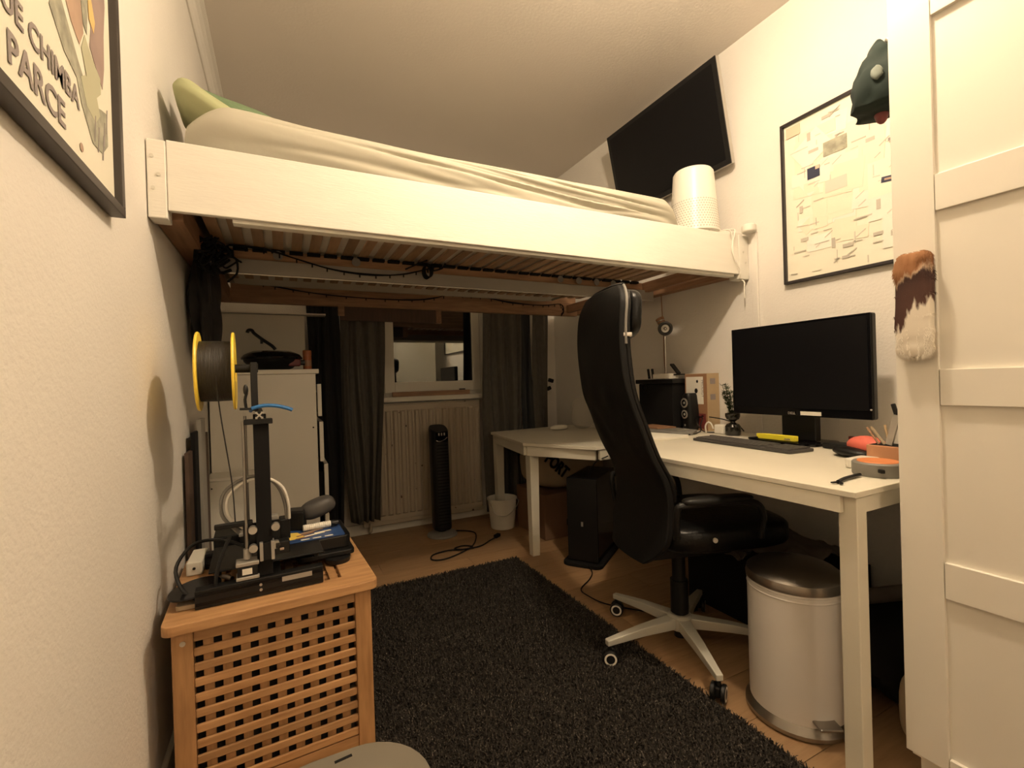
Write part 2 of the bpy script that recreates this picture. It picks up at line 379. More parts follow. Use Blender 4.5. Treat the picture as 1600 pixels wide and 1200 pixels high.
# ============================================================ LOFT BED
CAM_SCALE = BED_CAM_SCALE
bed=thing('loft_bed','white painted wooden loft bed frame with raw pine underside spanning the room','bed',(1.06,1.83,1.56))
B().box(XLA+.055,2.415,1.830,1.852,1.588,1.817).build('front_board','beam',bed,bevel=.003)
B().box(-.137,2.40,1.852,1.895,1.577,1.80).build('inner_board','beam',bed,bevel=.003)
B().box(XLA+.003,XLA+.054,1.828,1.90,1.560,1.812).build('end_block','beam',bed,bevel=.003)
B().box(2.416,2.497,1.828,1.90,1.562,1.817).build('end_block','beam',bed,bevel=.003)
B().box(XLA+.003,XLA+.085,1.90,3.55,1.577,1.668).build('side_rail','pine_y',bed,bevel=.002)
B().box(2.42,2.497,1.90,3.55,1.590,1.668).build('side_rail','pine_y',bed,bevel=.002)
B().box(2.30,2.34,1.895,3.49,1.60,1.668).build('cross_joist','pine_y',bed,bevel=.002)
B().box(XLA+.085,2.42,3.50,3.55,1.577,1.668).build('rear_rail','pine',bed,bevel=.002)
B().box(XLA+.085,2.42,3.52,3.55,1.669,1.80).build('rear_board','pine',bed,bevel=.002)
B().box(XLA+.085,2.30,2.515,2.555,1.612,1.668).build('centre_rail','pine',bed,bevel=.002)
B().box(XLA+.087,2.38,2.492,2.514,1.548,1.614).build('steel_beam','steelgrey',bed,bevel=.002)
B().cyl((XLA+.087,2.503,1.546),(2.38,2.503,1.546),.004,8).build('beam_edge','alu',bed,smooth=True)
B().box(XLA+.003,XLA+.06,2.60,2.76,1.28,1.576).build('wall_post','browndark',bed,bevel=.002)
# bolt heads on the end blocks
for (x,z) in ((-.352,1.757),(-.335,1.70),(-.35,1.655),(2.452,1.72),(2.468,1.66)):
    B().cyl((x,1.8275,z),(x,1.8245,z),.006,10).build('bolt','whitedull',bed,smooth=30)
s1=B().box(-.022,.022,0,.61,1.669,1.679).build('slat','slat',bed,local=True); 
inv=world_of(bed).inverted()
def place_slat(o,x,y): o.location=inv@Vector((x,y,0))
k=0
for r,y0 in ((0,1.90),(1,2.58)):
    x=-.235
    while x<2.28:
        o=s1 if k==0 else dup(s1,'slat',bed)
        o.location=inv@zp((x,y0,.003*math.sin(x*3)))
        k+=1; x+=.079
x=-.235; cap0=None
while x<2.28:      # black plastic slat holders on the centre rail
    if cap0 is None:
        cap0=B().box(-.03,.03,-.018,.012,1.655,1.668).build('slat_holder','blackmatte',bed,local=True); o=cap0
    else: o=dup(cap0,'slat_holder',bed)
    o.location=inv@zp((x,2.505,0)); x+=.079
# metal clamps under the rail
for x in (.0,.36,1.60,1.74,1.88,2.02):
    B().cyl((x,2.487,1.640),(x,2.484,1.640),.022,14).build('washer','greypl',bed,smooth=30)

mt=thing('mattress','thick mattress under a pale sage fitted sheet on the loft bed','mattress',(.9,2.45,1.682))
x0,x1,y0,y1,z0,z1=-.30,2.10,1.915,3.46,1.684,2.02
FOLDS=[(.45,1.955,-.062,.012,.007,.30,1.75),(.62,1.985,-.070,.010,.006,.50,1.95),(.80,1.955,-.055,.012,.006,.70,1.98),(.95,1.925,-.045,.010,.006,.80,1.9),(.55,2.005,-.055,.009,.005,.62,1.9),(.20,1.965,-.045,.007,.007,.05,.8),(-.05,1.985,-.02,.006,.006,-.12,.25),(1.1,1.985,-.070,.011,.005,1.0,2.0),(.1,1.90,-.02,.008,.012,-.1,1.1)]
def mat_fn(u,v):
    # u along x, v around the section (front bottom -> top -> back bottom)
    a=u*2-1
    ex=abs(a); endr=max(0,(ex-.86)/.14)
    X=(x0+x1)/2+a*(x1-x0)/2
    t=v
    P=[(y0+.085,z0),(y0+.070,z0+.10),(y0+.030,z0+.185),(y0+.0,z1-.070),(y0+.030,z1-.022),(y0+.10,z1-.005),(y0+.3,z1+.012),(y1-.3,z1+.01),(y1-.1,z1-.005),(y1-.02,z1-.05),(y1,z0+.15),(y1,z0)]
    q=t*(len(P)-1); i=min(int(q),len(P)-2); f=q-i
    p0=P[max(i-1,0)];p1=P[i];p2=P[i+1];p3=P[min(i+2,len(P)-1)]
    g=lambda k:.5*((2*p1[k])+(-p0[k]+p2[k])*f+(2*p0[k]-5*p1[k]+4*p2[k]-p3[k])*f*f+(-p0[k]+3*p1[k]-3*p2[k]+p3[k])*f*f*f)
    Y,Z=g(0),g(1)
    h=(Z-z0)/(z1-z0)
    # round the ends, sagging edges, long drawn folds
    if X<.3: Z+=.022*h*math.exp(-((X+.12)/.20)**2)
    Z-= .085*h*endr**2 if a>0 else .055*h*endr**2
    Y+= (.045*endr**2 if v<.5 else -.045*endr**2)
    if a>0: X-=.05*h*h*endr
    else: X+=.035*h*h*endr
    side=math.exp(-((h-.55)/.4)**2)
    if v<.40:
        Y-= side*(.010*math.sin(X*3.1+1)+(.3+.7*min(1,max(0,(X+.1)/1.2)))*(.011*noise.noise(Vector((X*1.3,Z*30+X*3.6,2.)))+.017*noise.noise(Vector((X*.8,Z*20+X*2.6,5.)))))*(1-endr)
        for (xa,za,sl,am,wd,xs,xe) in FOLDS:
            if xs<X<xe:
                e_=min(1,(X-xs)/.25,(xe-X)/.25); d_=(Z-(za+sl*(X-xa)+.004*math.sin(X*6+za*40)))/wd
                Y+= am*e_*math.exp(-d_*d_)*(1 if am>0 else 1)
    Z+=.006*noise.noise(Vector((X*2.2,Y*7+X,1)))*h*(1-endr)
    return Vector((X,Y,Z))
b=B(); b.grid(mat_fn,150,200)
ends=[]
for u in (0,1): b.add([mat_fn(u,j/200) for j in range(201)],[tuple(range(201))])
b.build('sheet','sheet',mt,smooth=60)
B().box(x0+.05,x1-.06,y0+.03,y1-.03,z0-.001,z0+.02).build('underside','ticking',mt)
def pillow(name,label,mk,c,R,sz):
    def f(q,u,v):
        q.z += .010*noise.noise(Vector((q.x*9,q.y*9,c[0]*5)))
        e=max(abs(q.x)/sz[0],abs(q.y)/sz[1]); q.z*= (1-.75*e**4)+.0; return q
    o=B().ell(c,sz,R,nu=40,nv=20,p=.42,fn=f).build(name,mk,smooth=True); return tag(o,label,'pillow')
pillow('pillow','light green pillow leaning on the wall at the head of the mattress','pillow_l',(-.205,2.13,2.042),rotm(.0,.56,.04),(.142,.15,.060))
pillow('pillow','darker green pillow behind the light green one on the mattress','pillow_d',(-.135,2.30,2.140),rotm(0,.22,.05),(.18,.14,.055))

# fairy lights, dark cable tangle
def fairy(label,pts,drops):
    t=thing('fairy_lights',label,'string lights',pts[0])
    b=B(); b.tube(pts,.0035,6,smooth=5); b.tube([(x,y-.008,z+.004*math.sin(i*2.1)) for i,(x,y,z) in enumerate(pts)],.003,6,smooth=5)
    b.build('cable','blackmatte',t,smooth=True)
    bulb=None
    n=len(pts)-1
    for k in range(drops):
        q=k/(drops-1)*n; i=min(int(q),n-1); f=q-i; p=Vector(pts[i]).lerp(Vector(pts[i+1]),f)
        bb=B().cyl((0,0,0),(0,0,-.018),.0035,6)
        if bulb is None: bulb=bb.build('bulb','blackmatte',t,local=True); o=bulb
        else: o=dup(bulb,'bulb',t)
        o.location=world_of(t).inverted()@zp(p+Vector((random.uniform(-.004,.004),-.004,-.002)))
fairy('black string of fairy lights hanging in a loop below the middle slats',[(-.20,2.45,1.66),(-.05,2.46,1.655),(.10,2.46,1.62),(.25,2.46,1.585),(.42,2.46,1.572),(.58,2.46,1.588),(.72,2.46,1.625),(.80,2.46,1.655)],16)
fairy('long black string of fairy lights draped along the rear bed rail',[(-0.235,3.485,1.727),(-0.023,3.485,1.686),(0.293,3.485,1.651),(0.704,3.485,1.639),(0.997,3.485,1.651),(1.231,3.485,1.704),(1.466,3.485,1.698),(1.759,3.485,1.662),(2.052,3.485,1.657),(2.228,3.485,1.674),(2.263,3.485,1.621),(2.239,3.485,1.586)],34)
b=B()
for k in range(7): b.tube([(.71+.022*math.cos(a)+.004*k, 2.425+.004*k, 1.60+.035*math.sin(a)+.003*k) for a in [2*PI*j/10 for j in range(11)]],.0028,5,smooth=2)
b.tube([(.60,2.43,1.61),(.66,2.43,1.64),(.72,2.43,1.668)],.004,6); b.tube([(.74,2.43,1.61),(.80,2.43,1.63),(.82,2.43,1.66)],.004,6)
tag(b.build('cable_coil','blackmatte',smooth=True),'small black coil of cable tied under the slats','cable')
b=B()
for k in range(16):
    a=random.random()*6; p=[]
    x,y,z=-.235+random.uniform(-.05,.05),2.36+random.uniform(-.1,.12),1.64
    for j in range(6): p.append((x+.035*math.sin(a+j*1.3),y+.03*math.cos(a*2+j),z-j*random.uniform(.01,.03)))
    b.tube(p,random.uniform(.004,.008),6,smooth=3)
tag(b.build('cable_tangle','blackmatte',smooth=True),'black tangle of cables hanging from the bed corner by the left wall','cable')
# dark garment on the wall under the bed
def cloth_col(u,v):
    a=2*PI*u; r=1+.22*math.sin(5*a+3*v)+.12*math.sin(9*a-4*v)
    w_=.055+.03*math.sin(v*3.0); return Vector((-.300+w_*r*math.cos(a)*.62, 2.48+.09*r*math.sin(a), 1.575-v*.40+.02*math.sin(4*a)))
b=B().grid(cloth_col,48,24,wrapu=True)
tag(b.build('hanging_coat','darkcloth',smooth=True),'dark coat hanging below the bed corner against the left wall','coat')

# white cable and cube plug at the bed's right end
tag(B().tube([(2.30,1.84,1.835),(2.33,1.818,1.83),(2.345,1.815,1.78),(2.34,1.814,1.72),(2.36,1.812,1.66),(2.40,1.812,1.61),(2.40,1.815,1.585)],.004,6).tube([(2.37,1.85,1.85),(2.375,1.822,1.84),(2.36,1.815,1.80),(2.345,1.812,1.76),(2.35,1.812,1.68)],.004,6).build('white_cable','white',smooth=True),'white cable hanging over the front of the bed beam below the air purifier','cable')
tag(B().tube([(2.44,1.90,1.58),(2.445,1.826,1.55),(2.448,1.826,1.50),(2.452,1.826,1.45)],.004,6).build('cable_end','white',smooth=True),'short white cable end dangling under the right end of the bed','cable')
t=thing('cable_conduit','white cable conduit running down the right wall from a round junction box','conduit',(2.48,1.79,0))
B().lathe([(.035,0),(.04,.006),(.04,.035),(.032,.045)],(2.455,1.79,1.825),22).build('junction_box','white',t,smooth=30)
B().box(2.485,2.498,1.765,1.80,.30,1.825).build('channel','wall',t,bevel=.003)
# brick-like wooden shelf blocks behind the beam
st=thing('bedside_ledge','small white plank ledge behind the beam under the air purifier','shelf',(2.30,1.95,1.817))
B().box(2.11,2.496,1.90,2.06,1.80,1.835).build('board','beam',st,bevel=.002)
B().box(2.22,2.49,1.862,1.895,1.818,1.845).build('front_strip','beam',st,bevel=.002)

# air purifier
pz=1.836; pc=(2.235,1.985)
pu=thing('air_purifier','white conical air purifier with perforated lower half standing at the bed end','air purifier',(pc[0],pc[1],pz))
def prf(z): return .142-.030*z/.385
B().lathe([(.130,0),(prf(0),.004),(prf(.36),.365),(.105,.378),(.09,.383),(.02,.383)],(pc[0],pc[1],pz),56).build('body','white',pu,smooth=30)
b=B(); 
for r_ in range(12):
    z=.02+r_*.0145
    for k in range(52):
        a=2*PI*(k+(r_%2)*.5)/52; rr=prf(z)+.0004
        c=Vector((pc[0]+rr*math.cos(a),pc[1]+rr*math.sin(a),pz+z)); nrm=Vector((math.cos(a),math.sin(a),0))
        tx=Vector((-math.sin(a),math.cos(a),0))
        vs=[c+tx*(.0052*math.cos(h*PI/3+.52))+Vector((0,0,.0052*math.sin(h*PI/3+.52))) for h in range(6)]
        b.add(vs,[tuple(range(6))])
b.build('vent_holes','printgrey',pu,kind='stuff')

# ============================================================ TV
tv=thing('wall_television','large flat black television tilted forward on the wall above the bed','television',(2.40,2.37,2.26))
tN,tF=1.875,2.88; top=Vector((2.315,0,2.868)); bot=Vector((2.432,0,2.262))
up=(top-bot).normalized(); ang=math.atan2(top.x-bot.x,top.z-bot.z)
cen=Vector(((top.x+bot.x)/2,(tN+tF)/2,(top.z+bot.z)/2)); R=rotm(0,ang,0)
H=(top-bot).length; nrm=R@Vector((-1,0,0))
B().obox(cen-nrm*.022,(.030,tF-tN,H),R).build('casing','silver',tv,bevel=.003)
B().obox(cen-nrm*.004,(.008,tF-tN,H),R).build('bezel','black',tv,bevel=.002)
B().obox(cen+nrm*.0005,(.002,tF-tN-.06,H-.06),R).build('screen','screen',tv)
B().obox(cen+Vector((.085,0,-.03)),(.09,.22,.2)).build('wall_bracket','black',tv)

# ============================================================ framed map of papers on the right wall
fp=thing('paper_collage_frame','wide thin black frame with a collage of cream printed papers on the right wall','picture',(2.49,1.1,1.483))
fy0,fy1,fz0,fz1=.62,1.60,1.483,2.345; fx=XRA-.002
for a in ((fy0,fy1,fz0,fz0+.014),(fy0,fy1,fz1-.014,fz1),(fy0,fy0+.014,fz0+.014,fz1-.014),(fy1-.014,fy1,fz0+.014,fz1-.014)):
    B().box(fx-.028,fx,*a).build('frame_bar','frame',fp,bevel=.001)
B().box(fx-.012,fx-.004,fy0+.013,fy1-.013,fz0+.013,fz1-.013).build('backing','posterpaper',fp)
rs=random.Random(4)
b=B(); W=fy1-fy0-.03; Hh=fz1-fz0-.03
def scrap(y,z,w_,h_,rot,mi,dep):
    R=rotm(rot,0,0); b.obox((fx-.0125-dep,y,z),(.0008,w_,h_),R,mi)
for k in range(70):
    w_,h_=rs.uniform(.06,.2),rs.uniform(.05,.18); y=rs.uniform(fy0+.12,fy1-.12); z=rs.uniform(fz0+.11,fz1-.11)
    scrap(y,z,w_,h_,rs.choice([0,0,0,PI/2,.1,-.6]),rs.choice([0,0,1,1,4]),.0002+k*.00004)
for k in range(150):
    y=rs.uniform(fy0+.05,fy1-.05); z=rs.uniform(fz0+.04,fz1-.04)
    if rs.random()<.8: scrap(y,z,rs.uniform(.02,.07),rs.uniform(.003,.006),rs.choice([0,0,PI/2,.1,-.6]),rs.choice([2,3,3]),.0034)
    else: scrap(y,z,rs.uniform(.03,.05),rs.uniform(.012,.02),rs.choice([0,PI/2]),2,.0036)
b.build('paper_scraps',['paper','printwarm','printgrey','printlight','posterpaper'],fp,kind='stuff')
def pr(name,y,z,w_,h_,mk,rot=0,dep=.0042):
    B().obox((fx-.0125-dep,y,z),(.0008,w_,h_),rotm(rot,0,0)).build(name,mk,fp)
pr('photo_print',1.435,2.03,.062,.058,'navy'); pr('photo_print',1.415,2.05,.02,.018,'pinkpaper',dep=.005)
pr('salmon_sheet',1.535,2.29,.075,.055,'pinkpaper'); pr('dark_strip',1.10,1.865,.075,.026,'navy',.12); pr('red_strip',1.10,1.865,.05,.009,'rust',.12,.005)
pr('dark_square',1.10,2.04,.014,.014,'ink'); pr('grey_patch',1.33,2.12,.11,.07,'greygreen'); pr('grey_patch',1.33,1.93,.10,.06,'printlight')

# ============================================================ poster on the left wall
po=thing('framed_poster','tall framed illustrated poster in a deep black frame on the left wall','picture',(XLA+.02,.96,1.43))
py0,py1,pz0,pz1=.46,1.462,1.437,2.55; px_=XLA+.002; dpt=.030
for a in ((py0,py1,pz0,pz0+.022),(py0,py1,pz1-.022,pz1),(py0,py0+.022,pz0+.022,pz1-.022),(py1-.022,py1,pz0+.022,pz1-.022)):
    B().box(px_,px_+dpt,*a).build('frame_bar','framebrown',po,bevel=.0012)
B().box(px_,px_+.014,py0+.02,py1-.02,pz0+.02,pz1-.02).build('poster_sheet','posterpaper',po)
pxs=px_+.0146
def blob(name,pts,mk,dx=0): 
    n=len(pts); b=B(); vs=[(pxs+dx,y,z) for y,z in pts]+[(pxs+dx+.0006,y,z) for y,z in pts]
    b.add(vs,[tuple(range(n))[::-1],tuple(range(n,2*n))]+[(i,(i+1)%n,n+(i+1)%n,n+i) for i in range(n)]); return b.build(name,mk,po)
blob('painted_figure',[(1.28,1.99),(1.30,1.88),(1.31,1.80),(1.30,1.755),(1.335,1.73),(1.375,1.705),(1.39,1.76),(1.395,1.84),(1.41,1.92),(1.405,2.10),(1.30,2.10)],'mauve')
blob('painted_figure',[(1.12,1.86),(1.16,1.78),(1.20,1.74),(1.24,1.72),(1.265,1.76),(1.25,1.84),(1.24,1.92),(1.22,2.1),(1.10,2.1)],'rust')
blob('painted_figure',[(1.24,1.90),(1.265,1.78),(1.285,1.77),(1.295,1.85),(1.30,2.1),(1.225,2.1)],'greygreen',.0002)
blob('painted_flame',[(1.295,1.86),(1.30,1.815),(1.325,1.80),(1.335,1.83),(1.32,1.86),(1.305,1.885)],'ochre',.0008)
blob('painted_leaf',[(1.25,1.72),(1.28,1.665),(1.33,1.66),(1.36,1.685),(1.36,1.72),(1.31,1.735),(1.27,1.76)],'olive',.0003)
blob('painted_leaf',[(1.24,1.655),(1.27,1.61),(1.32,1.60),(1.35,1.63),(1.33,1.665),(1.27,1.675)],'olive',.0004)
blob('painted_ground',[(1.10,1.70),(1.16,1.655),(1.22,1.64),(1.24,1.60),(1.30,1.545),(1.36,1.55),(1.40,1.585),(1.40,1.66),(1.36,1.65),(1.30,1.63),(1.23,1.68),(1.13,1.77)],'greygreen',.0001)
for i,(y,z) in enumerate(((1.33,1.57),(1.37,1.60),(1.39,1.64),(1.36,1.565),(1.31,1.585))):
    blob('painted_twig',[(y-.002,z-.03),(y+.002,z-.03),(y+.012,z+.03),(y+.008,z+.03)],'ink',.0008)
R=basis((0,1,0),(0,0,1))
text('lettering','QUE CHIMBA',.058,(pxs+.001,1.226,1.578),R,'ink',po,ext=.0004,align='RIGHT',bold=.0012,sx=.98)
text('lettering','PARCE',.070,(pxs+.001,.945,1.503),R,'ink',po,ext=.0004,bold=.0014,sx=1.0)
blob('stamp',[(1.232+.009*math.cos(a),1.505+.009*math.sin(a)) for a in [k*PI/5 for k in range(10)]],'rust',.0005)

# ============================================================ WARDROBE
CAM_SCALE = WARDROBE_CAM_SCALE
WX=1.42; wd=thing('wardrobe','tall white wardrobe with a framed panel door facing the room','wardrobe',(1.72,.12,0))
B().box(WX+.024,2.02,.606,.626,0,2.36).build('side_panel','white',wd,bevel=.001)
B().box(WX+.024,2.02,-.40,-.38,0,2.36).build('side_panel','white',wd,bevel=.001)
B().box(WX+.024,2.02,-.38,.606,2.34,2.36).build('top_panel','white',wd)
B().box(2.0,2.02,-.38,.606,.02,2.34).build('back_panel','white',wd)
B().box(WX+.05,2.0,-.38,.606,.02,.06).build('bottom_panel','white',wd)
RZ=[(.02,.051),(.443,.530),(.911,.998),(1.380,1.467),(1.849,1.936),(2.27,2.35)]
def wdoor(ya,yb):
    d=B().box(WX+.010,WX+.018,ya+.07,yb-.07,.03,2.34).build('door','white',wd)
    for a,b_ in ((ya,ya+.088),(yb-.088,yb)): B().box(WX,WX+.021,a+.001,b_-.001,.02,2.35).build('stile','white',d,bevel=.0012)
    for z0_,z1_ in RZ: B().box(WX,WX+.021,ya+.0885,yb-.0885,z0_,z1_).build('rail','white',d,bevel=.0012)
    return d
wdoor(.128,.630); wdoor(-.380,.124)
B().box(WX+.04,2.0,-.39,.615,-.092,.018).build('plinth','white',wd)
# fur handle cover
FX=WX-.018
fu=thing('fur_handle_cover','brown and white cowhide fur cover over the wardrobe door handle','handle cover',(FX,.583,1.02))
def fur_fn(q,u,v):
    q.x+=.004*noise.noise(q*40); q.y+=.005*noise.noise(Vector((q.y*30,q.z*30,3))); return q
fc=Vector((FX,.580,1.158))
def hide_mat():
    g=bpy.data.materials.new('cowhide'); g.use_nodes=True; nt=g.node_tree; N=nt.nodes; L=nt.links; bs=N['Principled BSDF']; bs.inputs['Roughness'].default_value=.85; bs.inputs['Specular IOR Level'].default_value=.2
    tc=N.new('ShaderNodeTexCoord'); sp_=N.new('ShaderNodeSeparateXYZ'); L.new(tc.outputs['Object'],sp_.inputs[0])
    mp=N.new('ShaderNodeMapping'); mp.inputs['Scale'].default_value=(20,26,9); mp.inputs['Rotation'].default_value=(.5,0,0); L.new(tc.outputs['Object'],mp.inputs[0])
    n=N.new('ShaderNodeTexNoise'); n.inputs['Scale'].default_value=1.0; n.inputs['Detail'].default_value=5; L.new(mp.outputs[0],n.inputs[0])
    a=N.new('ShaderNodeMath'); a.operation='MULTIPLY_ADD'; L.new(n.outputs[0],a.inputs[0]); a.inputs[1].default_value=.20; L.new(sp_.outputs[2],a.inputs[2])
    y=N.new('ShaderNodeMath'); y.operation='MULTIPLY_ADD'; L.new(sp_.outputs[1],y.inputs[0]); y.inputs[1].default_value=.75; L.new(a.outputs[0],y.inputs[2])
    m2=N.new('ShaderNodeMapping'); m2.inputs['Scale'].default_value=(30,150,25); m2.inputs['Rotation'].default_value=(.5,0,0); L.new(tc.outputs['Object'],m2.inputs[0])
    n2=N.new('ShaderNodeTexNoise'); n2.inputs['Scale'].default_value=1.0; L.new(m2.outputs[0],n2.inputs[0])
    z=N.new('ShaderNodeMath'); z.operation='MULTIPLY_ADD'; L.new(n2.outputs[0],z.inputs[0]); z.inputs[1].default_value=.05; L.new(y.outputs[0],z.inputs[2])
    mr=N.new('ShaderNodeMapRange'); mr.inputs[1].default_value=.06; mr.inputs[2].default_value=.42; L.new(z.outputs[0],mr.inputs[0])
    r=N.new('ShaderNodeValToRGB'); L.new(mr.outputs[0],r.inputs[0]); e=r.color_ramp.elements
    e[0].position=0; e[0].color=(.74,.68,.58,1); e[1].position=1; e[1].color=(.42,.22,.11,1)
    for p_,c in ((.43,(.74,.68,.58,1)),(.47,(.09,.045,.035,1)),(.66,(.07,.04,.035,1)),(.70,(.5,.36,.25,1)),(.74,(.30,.14,.065,1))):
        q=e.new(p_); q.color=c
    L.new(r.outputs[0],bs.inputs['Base Color']); return g
M['hide']=hide_mat()
b=B().ell(fc,(.013,.037,.128),nu=40,nv=60,p=.30,fn=fur_fn); b.build('hide','hide',fu,smooth=True)
rs=random.Random(11); hb=B()
for f in b.f:
    vs_=[b.v[j] for j in f]; c=sum(vs_,Vector())/4; nn=(vs_[2]-vs_[0]).cross(vs_[3]-vs_[1])
    if nn.length<1e-9: continue
    nn.normalize()
    if (c-fc).dot(nn)<0: nn=-nn
    for k in range(2):
        q=c+Vector((0,rs.uniform(-.002,.002),rs.uniform(-.003,.003)))
        tip=q+nn*.0022+Vector((0,rs.uniform(-.004,.001),-.008*rs.uniform(.5,1.2)))
        hb.add([q+Vector((0,-.0006,0)),q+Vector((0,.0006,0)),tip],[(0,1,2)])
hb.build('hairs','hide',fu,kind='stuff')

# cap on the wardrobe side
cp=thing('green_cap','dark green cap with a pale badge hanging beside the wardrobe','cap',(1.66,.75,1.72))
cc=Vector((1.600,.728,1.83)); Rc=rotm(.0,-.22,.4)
def cap_fn(q,u,v):
    q=q.copy()
    if q.z>0: k=1-.62*(q.z/.14)**1.3; q.x=q.x*k+.045*(q.z/.14); q.y*=k
    q.x+=.012*noise.noise(q*24); q.y+=.014*noise.noise(q*26+Vector((5,0,0))); q.z+=.014*noise.noise(q*20+Vector((3,0,0)))
    return q
capb=B().ell(cc,(.075,.070,.14),Rc,nu=48,nv=30,p=.8,fn=cap_fn)
for i in range(len(capb.v)):
    if capb.v[i].z<cc.z-.055: capb.v[i].z=cc.z-.055+(capb.v[i].z-cc.z+.055)*.22
capb.build('crown','cap',cp,smooth=True)
B().ell((1.533,.706,1.843),(.008,.013,.021),rotm(0,.15,.65),nu=16,nv=10,p=.8,fn=lambda q,u,v:q+Vector((0,.004*noise.noise(q*90),.004*noise.noise(q*70)))).build('badge','cappatch',cp,smooth=True)
B().ell((1.615,.735,1.765),(.020,.018,.035),nu=18,nv=10).build('lining','red',cp,smooth=True,label='dark red lining hanging out')
B().cyl((1.60,.627,1.95),(1.60,.70,1.955),.005,8).ell((1.60,.705,1.955),(.01,.01,.01),nu=10,nv=8).build('hook','alu',cp,smooth=True)

# ============================================================ RADIATOR
CAM_SCALE = None
rd=thing('radiator','old cream ribbed panel radiator with chipped paint under the window','radiator',(.9,3.2,.09))
rx0,rx1=.455,1.306
B().box(rx0,rx1,3.178,3.20,.085,.868).build('panel','radiator',rd,bevel=.004)
rib=None; nr=17
for k in range(nr):
    x=rx0+.03+(rx1-rx0-.06)*k/(nr-1)
    if rib is None:
        rib=B().add([(-.020,0,.12),(-.010,-.016,.13),(.010,-.016,.13),(.020,0,.12),(-.020,0,.83),(-.010,-.016,.82),(.010,-.016,.82),(.020,0,.83)],[(0,1,5,4),(1,2,6,5),(2,3,7,6),(0,3,2,1),(4,5,6,7),(0,4,7,3)]).build('rib','radiator',rd,local=True,bevel=.003); o=rib
    else: o=dup(rib,'rib',rd)
    o.location=world_of(rd).inverted()@Vector((x,3.178,0))
B().box(rx0,rx1,3.172,3.24,.869,.874).build('top_grille','radiator',rd)
B().box(rx0-.0,rx1,3.184,3.205,.060,.086).build('bottom_edge','radiator',rd,bevel=.004)
B().tube([(.50,3.19,.10),(.50,3.19,.04),(.50,3.22,.02)],.012,10).build('valve_pipe','radiator',rd,smooth=True)

# ============================================================ CURTAINS
def curtain(name,label,cat,mk,x0,x1,y,z0,z1,folds,amp,flare=0,thick=.003,seed=0,group=None):
    rs=random.Random(seed); ph=rs.random()*6
    def f(u,v):
        x=x0+(x1-x0)*u; z=z1+(z0-z1)*v
        a=amp*(.5+.5*v)
        yy=y+a*math.sin(u*folds*2*PI+ph+.6*math.sin(v*2+ph))+.3*a*math.sin(u*folds*4.7*PI+ph*2)
        x+= flare*v*v*(u-.5)+.012*math.sin(v*5+u*6+ph)
        return Vector((x,yy,z))
    o=B().grid(f,90,30).build(name,mk,smooth=True,solid=thick); return tag(o,label,cat,group)
rod=tag(B().cyl((-.05,3.10,1.73),(1.96,3.10,1.73),.011,12).ell((-.06,3.10,1.73),(.02,.02,.02),nu=12,nv=8).ell((1.97,3.10,1.73),(.02,.02,.02),nu=12,nv=8).build('curtain_rod','black',smooth=40),'black curtain rod above the window behind the bed','curtain rod')
curtain('curtain','grey curtain hanging left of the window beside the radiator','curtain','curtain',.325,.600,3.085,.13,1.72,3.5,.030,flare=-.10,seed=1)
curtain('curtain','black blackout curtain between the white drawers and the grey curtain','curtain','curtain_d',.145,.335,3.13,.05,1.72,3,.022,seed=2)
curtain('curtain','wide grey curtain covering the right part of the window','curtain','curtain',1.305,1.605,3.075,.06,1.72,3.2,.030,flare=.0,seed=3)
curtain('curtain','slate blue dark curtain at the right edge of the window','curtain','curtain_b',1.615,1.715,3.10,.06,1.72,1.5,.022,seed=5)
curtain('curtain','narrow brown grey curtain beside the bare wall corner','curtain','curtain',1.725,1.86,3.095,.06,1.72,2,.020,seed=7)
pk=thing('curtain_box','raw pine board fixed under the rear bed rail above the window','board',(.61,2.85,1.38))
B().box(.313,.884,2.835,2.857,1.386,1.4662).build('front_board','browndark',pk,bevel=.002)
B().box(.885,.920,2.833,2.862,1.384,1.4662).build('end_cap','pine_y',pk,bevel=.002)
B().box(.300,.335,2.822,2.834,1.410,1.4662).build('batten','pine',pk,bevel=.002)

# ============================================================ DRAWER CAM_SCALE etc.
dr=thing('drawer_unit','white chest of drawers with open fronts standing by the left wall','chest of drawers',(-.07,2.62,0))
B().box(-.290,.145,2.42,2.44,0,1.068).build('side_panel','white',dr,bevel=.001)
B().box(-.290,.145,2.86,2.88,0,1.068).build('side_panel','white',dr,bevel=.001)
B().box(-.293,.160,2.41,2.89,1.069,1.090).build('top_panel','white',dr,bevel=.0015)
B().box(-.290,-.280,2.44,2.86,0,1.068).build('back_panel','white',dr)
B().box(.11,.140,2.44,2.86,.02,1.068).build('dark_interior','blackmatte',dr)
for z0_,z1_,out in ((.862,1.018,.010),(.642,.835,.014),(.395,.628,.030),(.150,.385,.028),(.03,.140,.010)):
    d=B().box(.141+out,.159+out,2.425,2.875,z0_,z1_).build('drawer','white',dr,bevel=.001)
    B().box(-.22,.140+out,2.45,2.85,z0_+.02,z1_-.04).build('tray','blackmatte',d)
for z in (.81,.415): B().cyl((.128,2.4195,z),(.128,2.418,z),.004,8).build('screw','black',dr)
lo=thing('low_cabinet','low white cabinet in front of the white chest of drawers','cabinet',(-.22,2.32,0))
B().box(-.288,-.105,2.24,2.258,0,.628).build('front_panel','whitedull',lo,bevel=.001)
B().box(-.288,-.105,2.259,2.40,0,.615).build('body','whitedull',lo,bevel=.001)
B().box(-.291,-.100,2.236,2.402,.629,.640).build('top_panel','white',lo,bevel=.001)
for x in (-.28,-.27): B().cyl((x,2.2395,.60),(x,2.238,.60),.003,8).build('screw','black',lo)
tc=thing('tall_cabinet','plain tall white cabinet against the back wall behind the drawers','cabinet',(-.1,3.1,0))
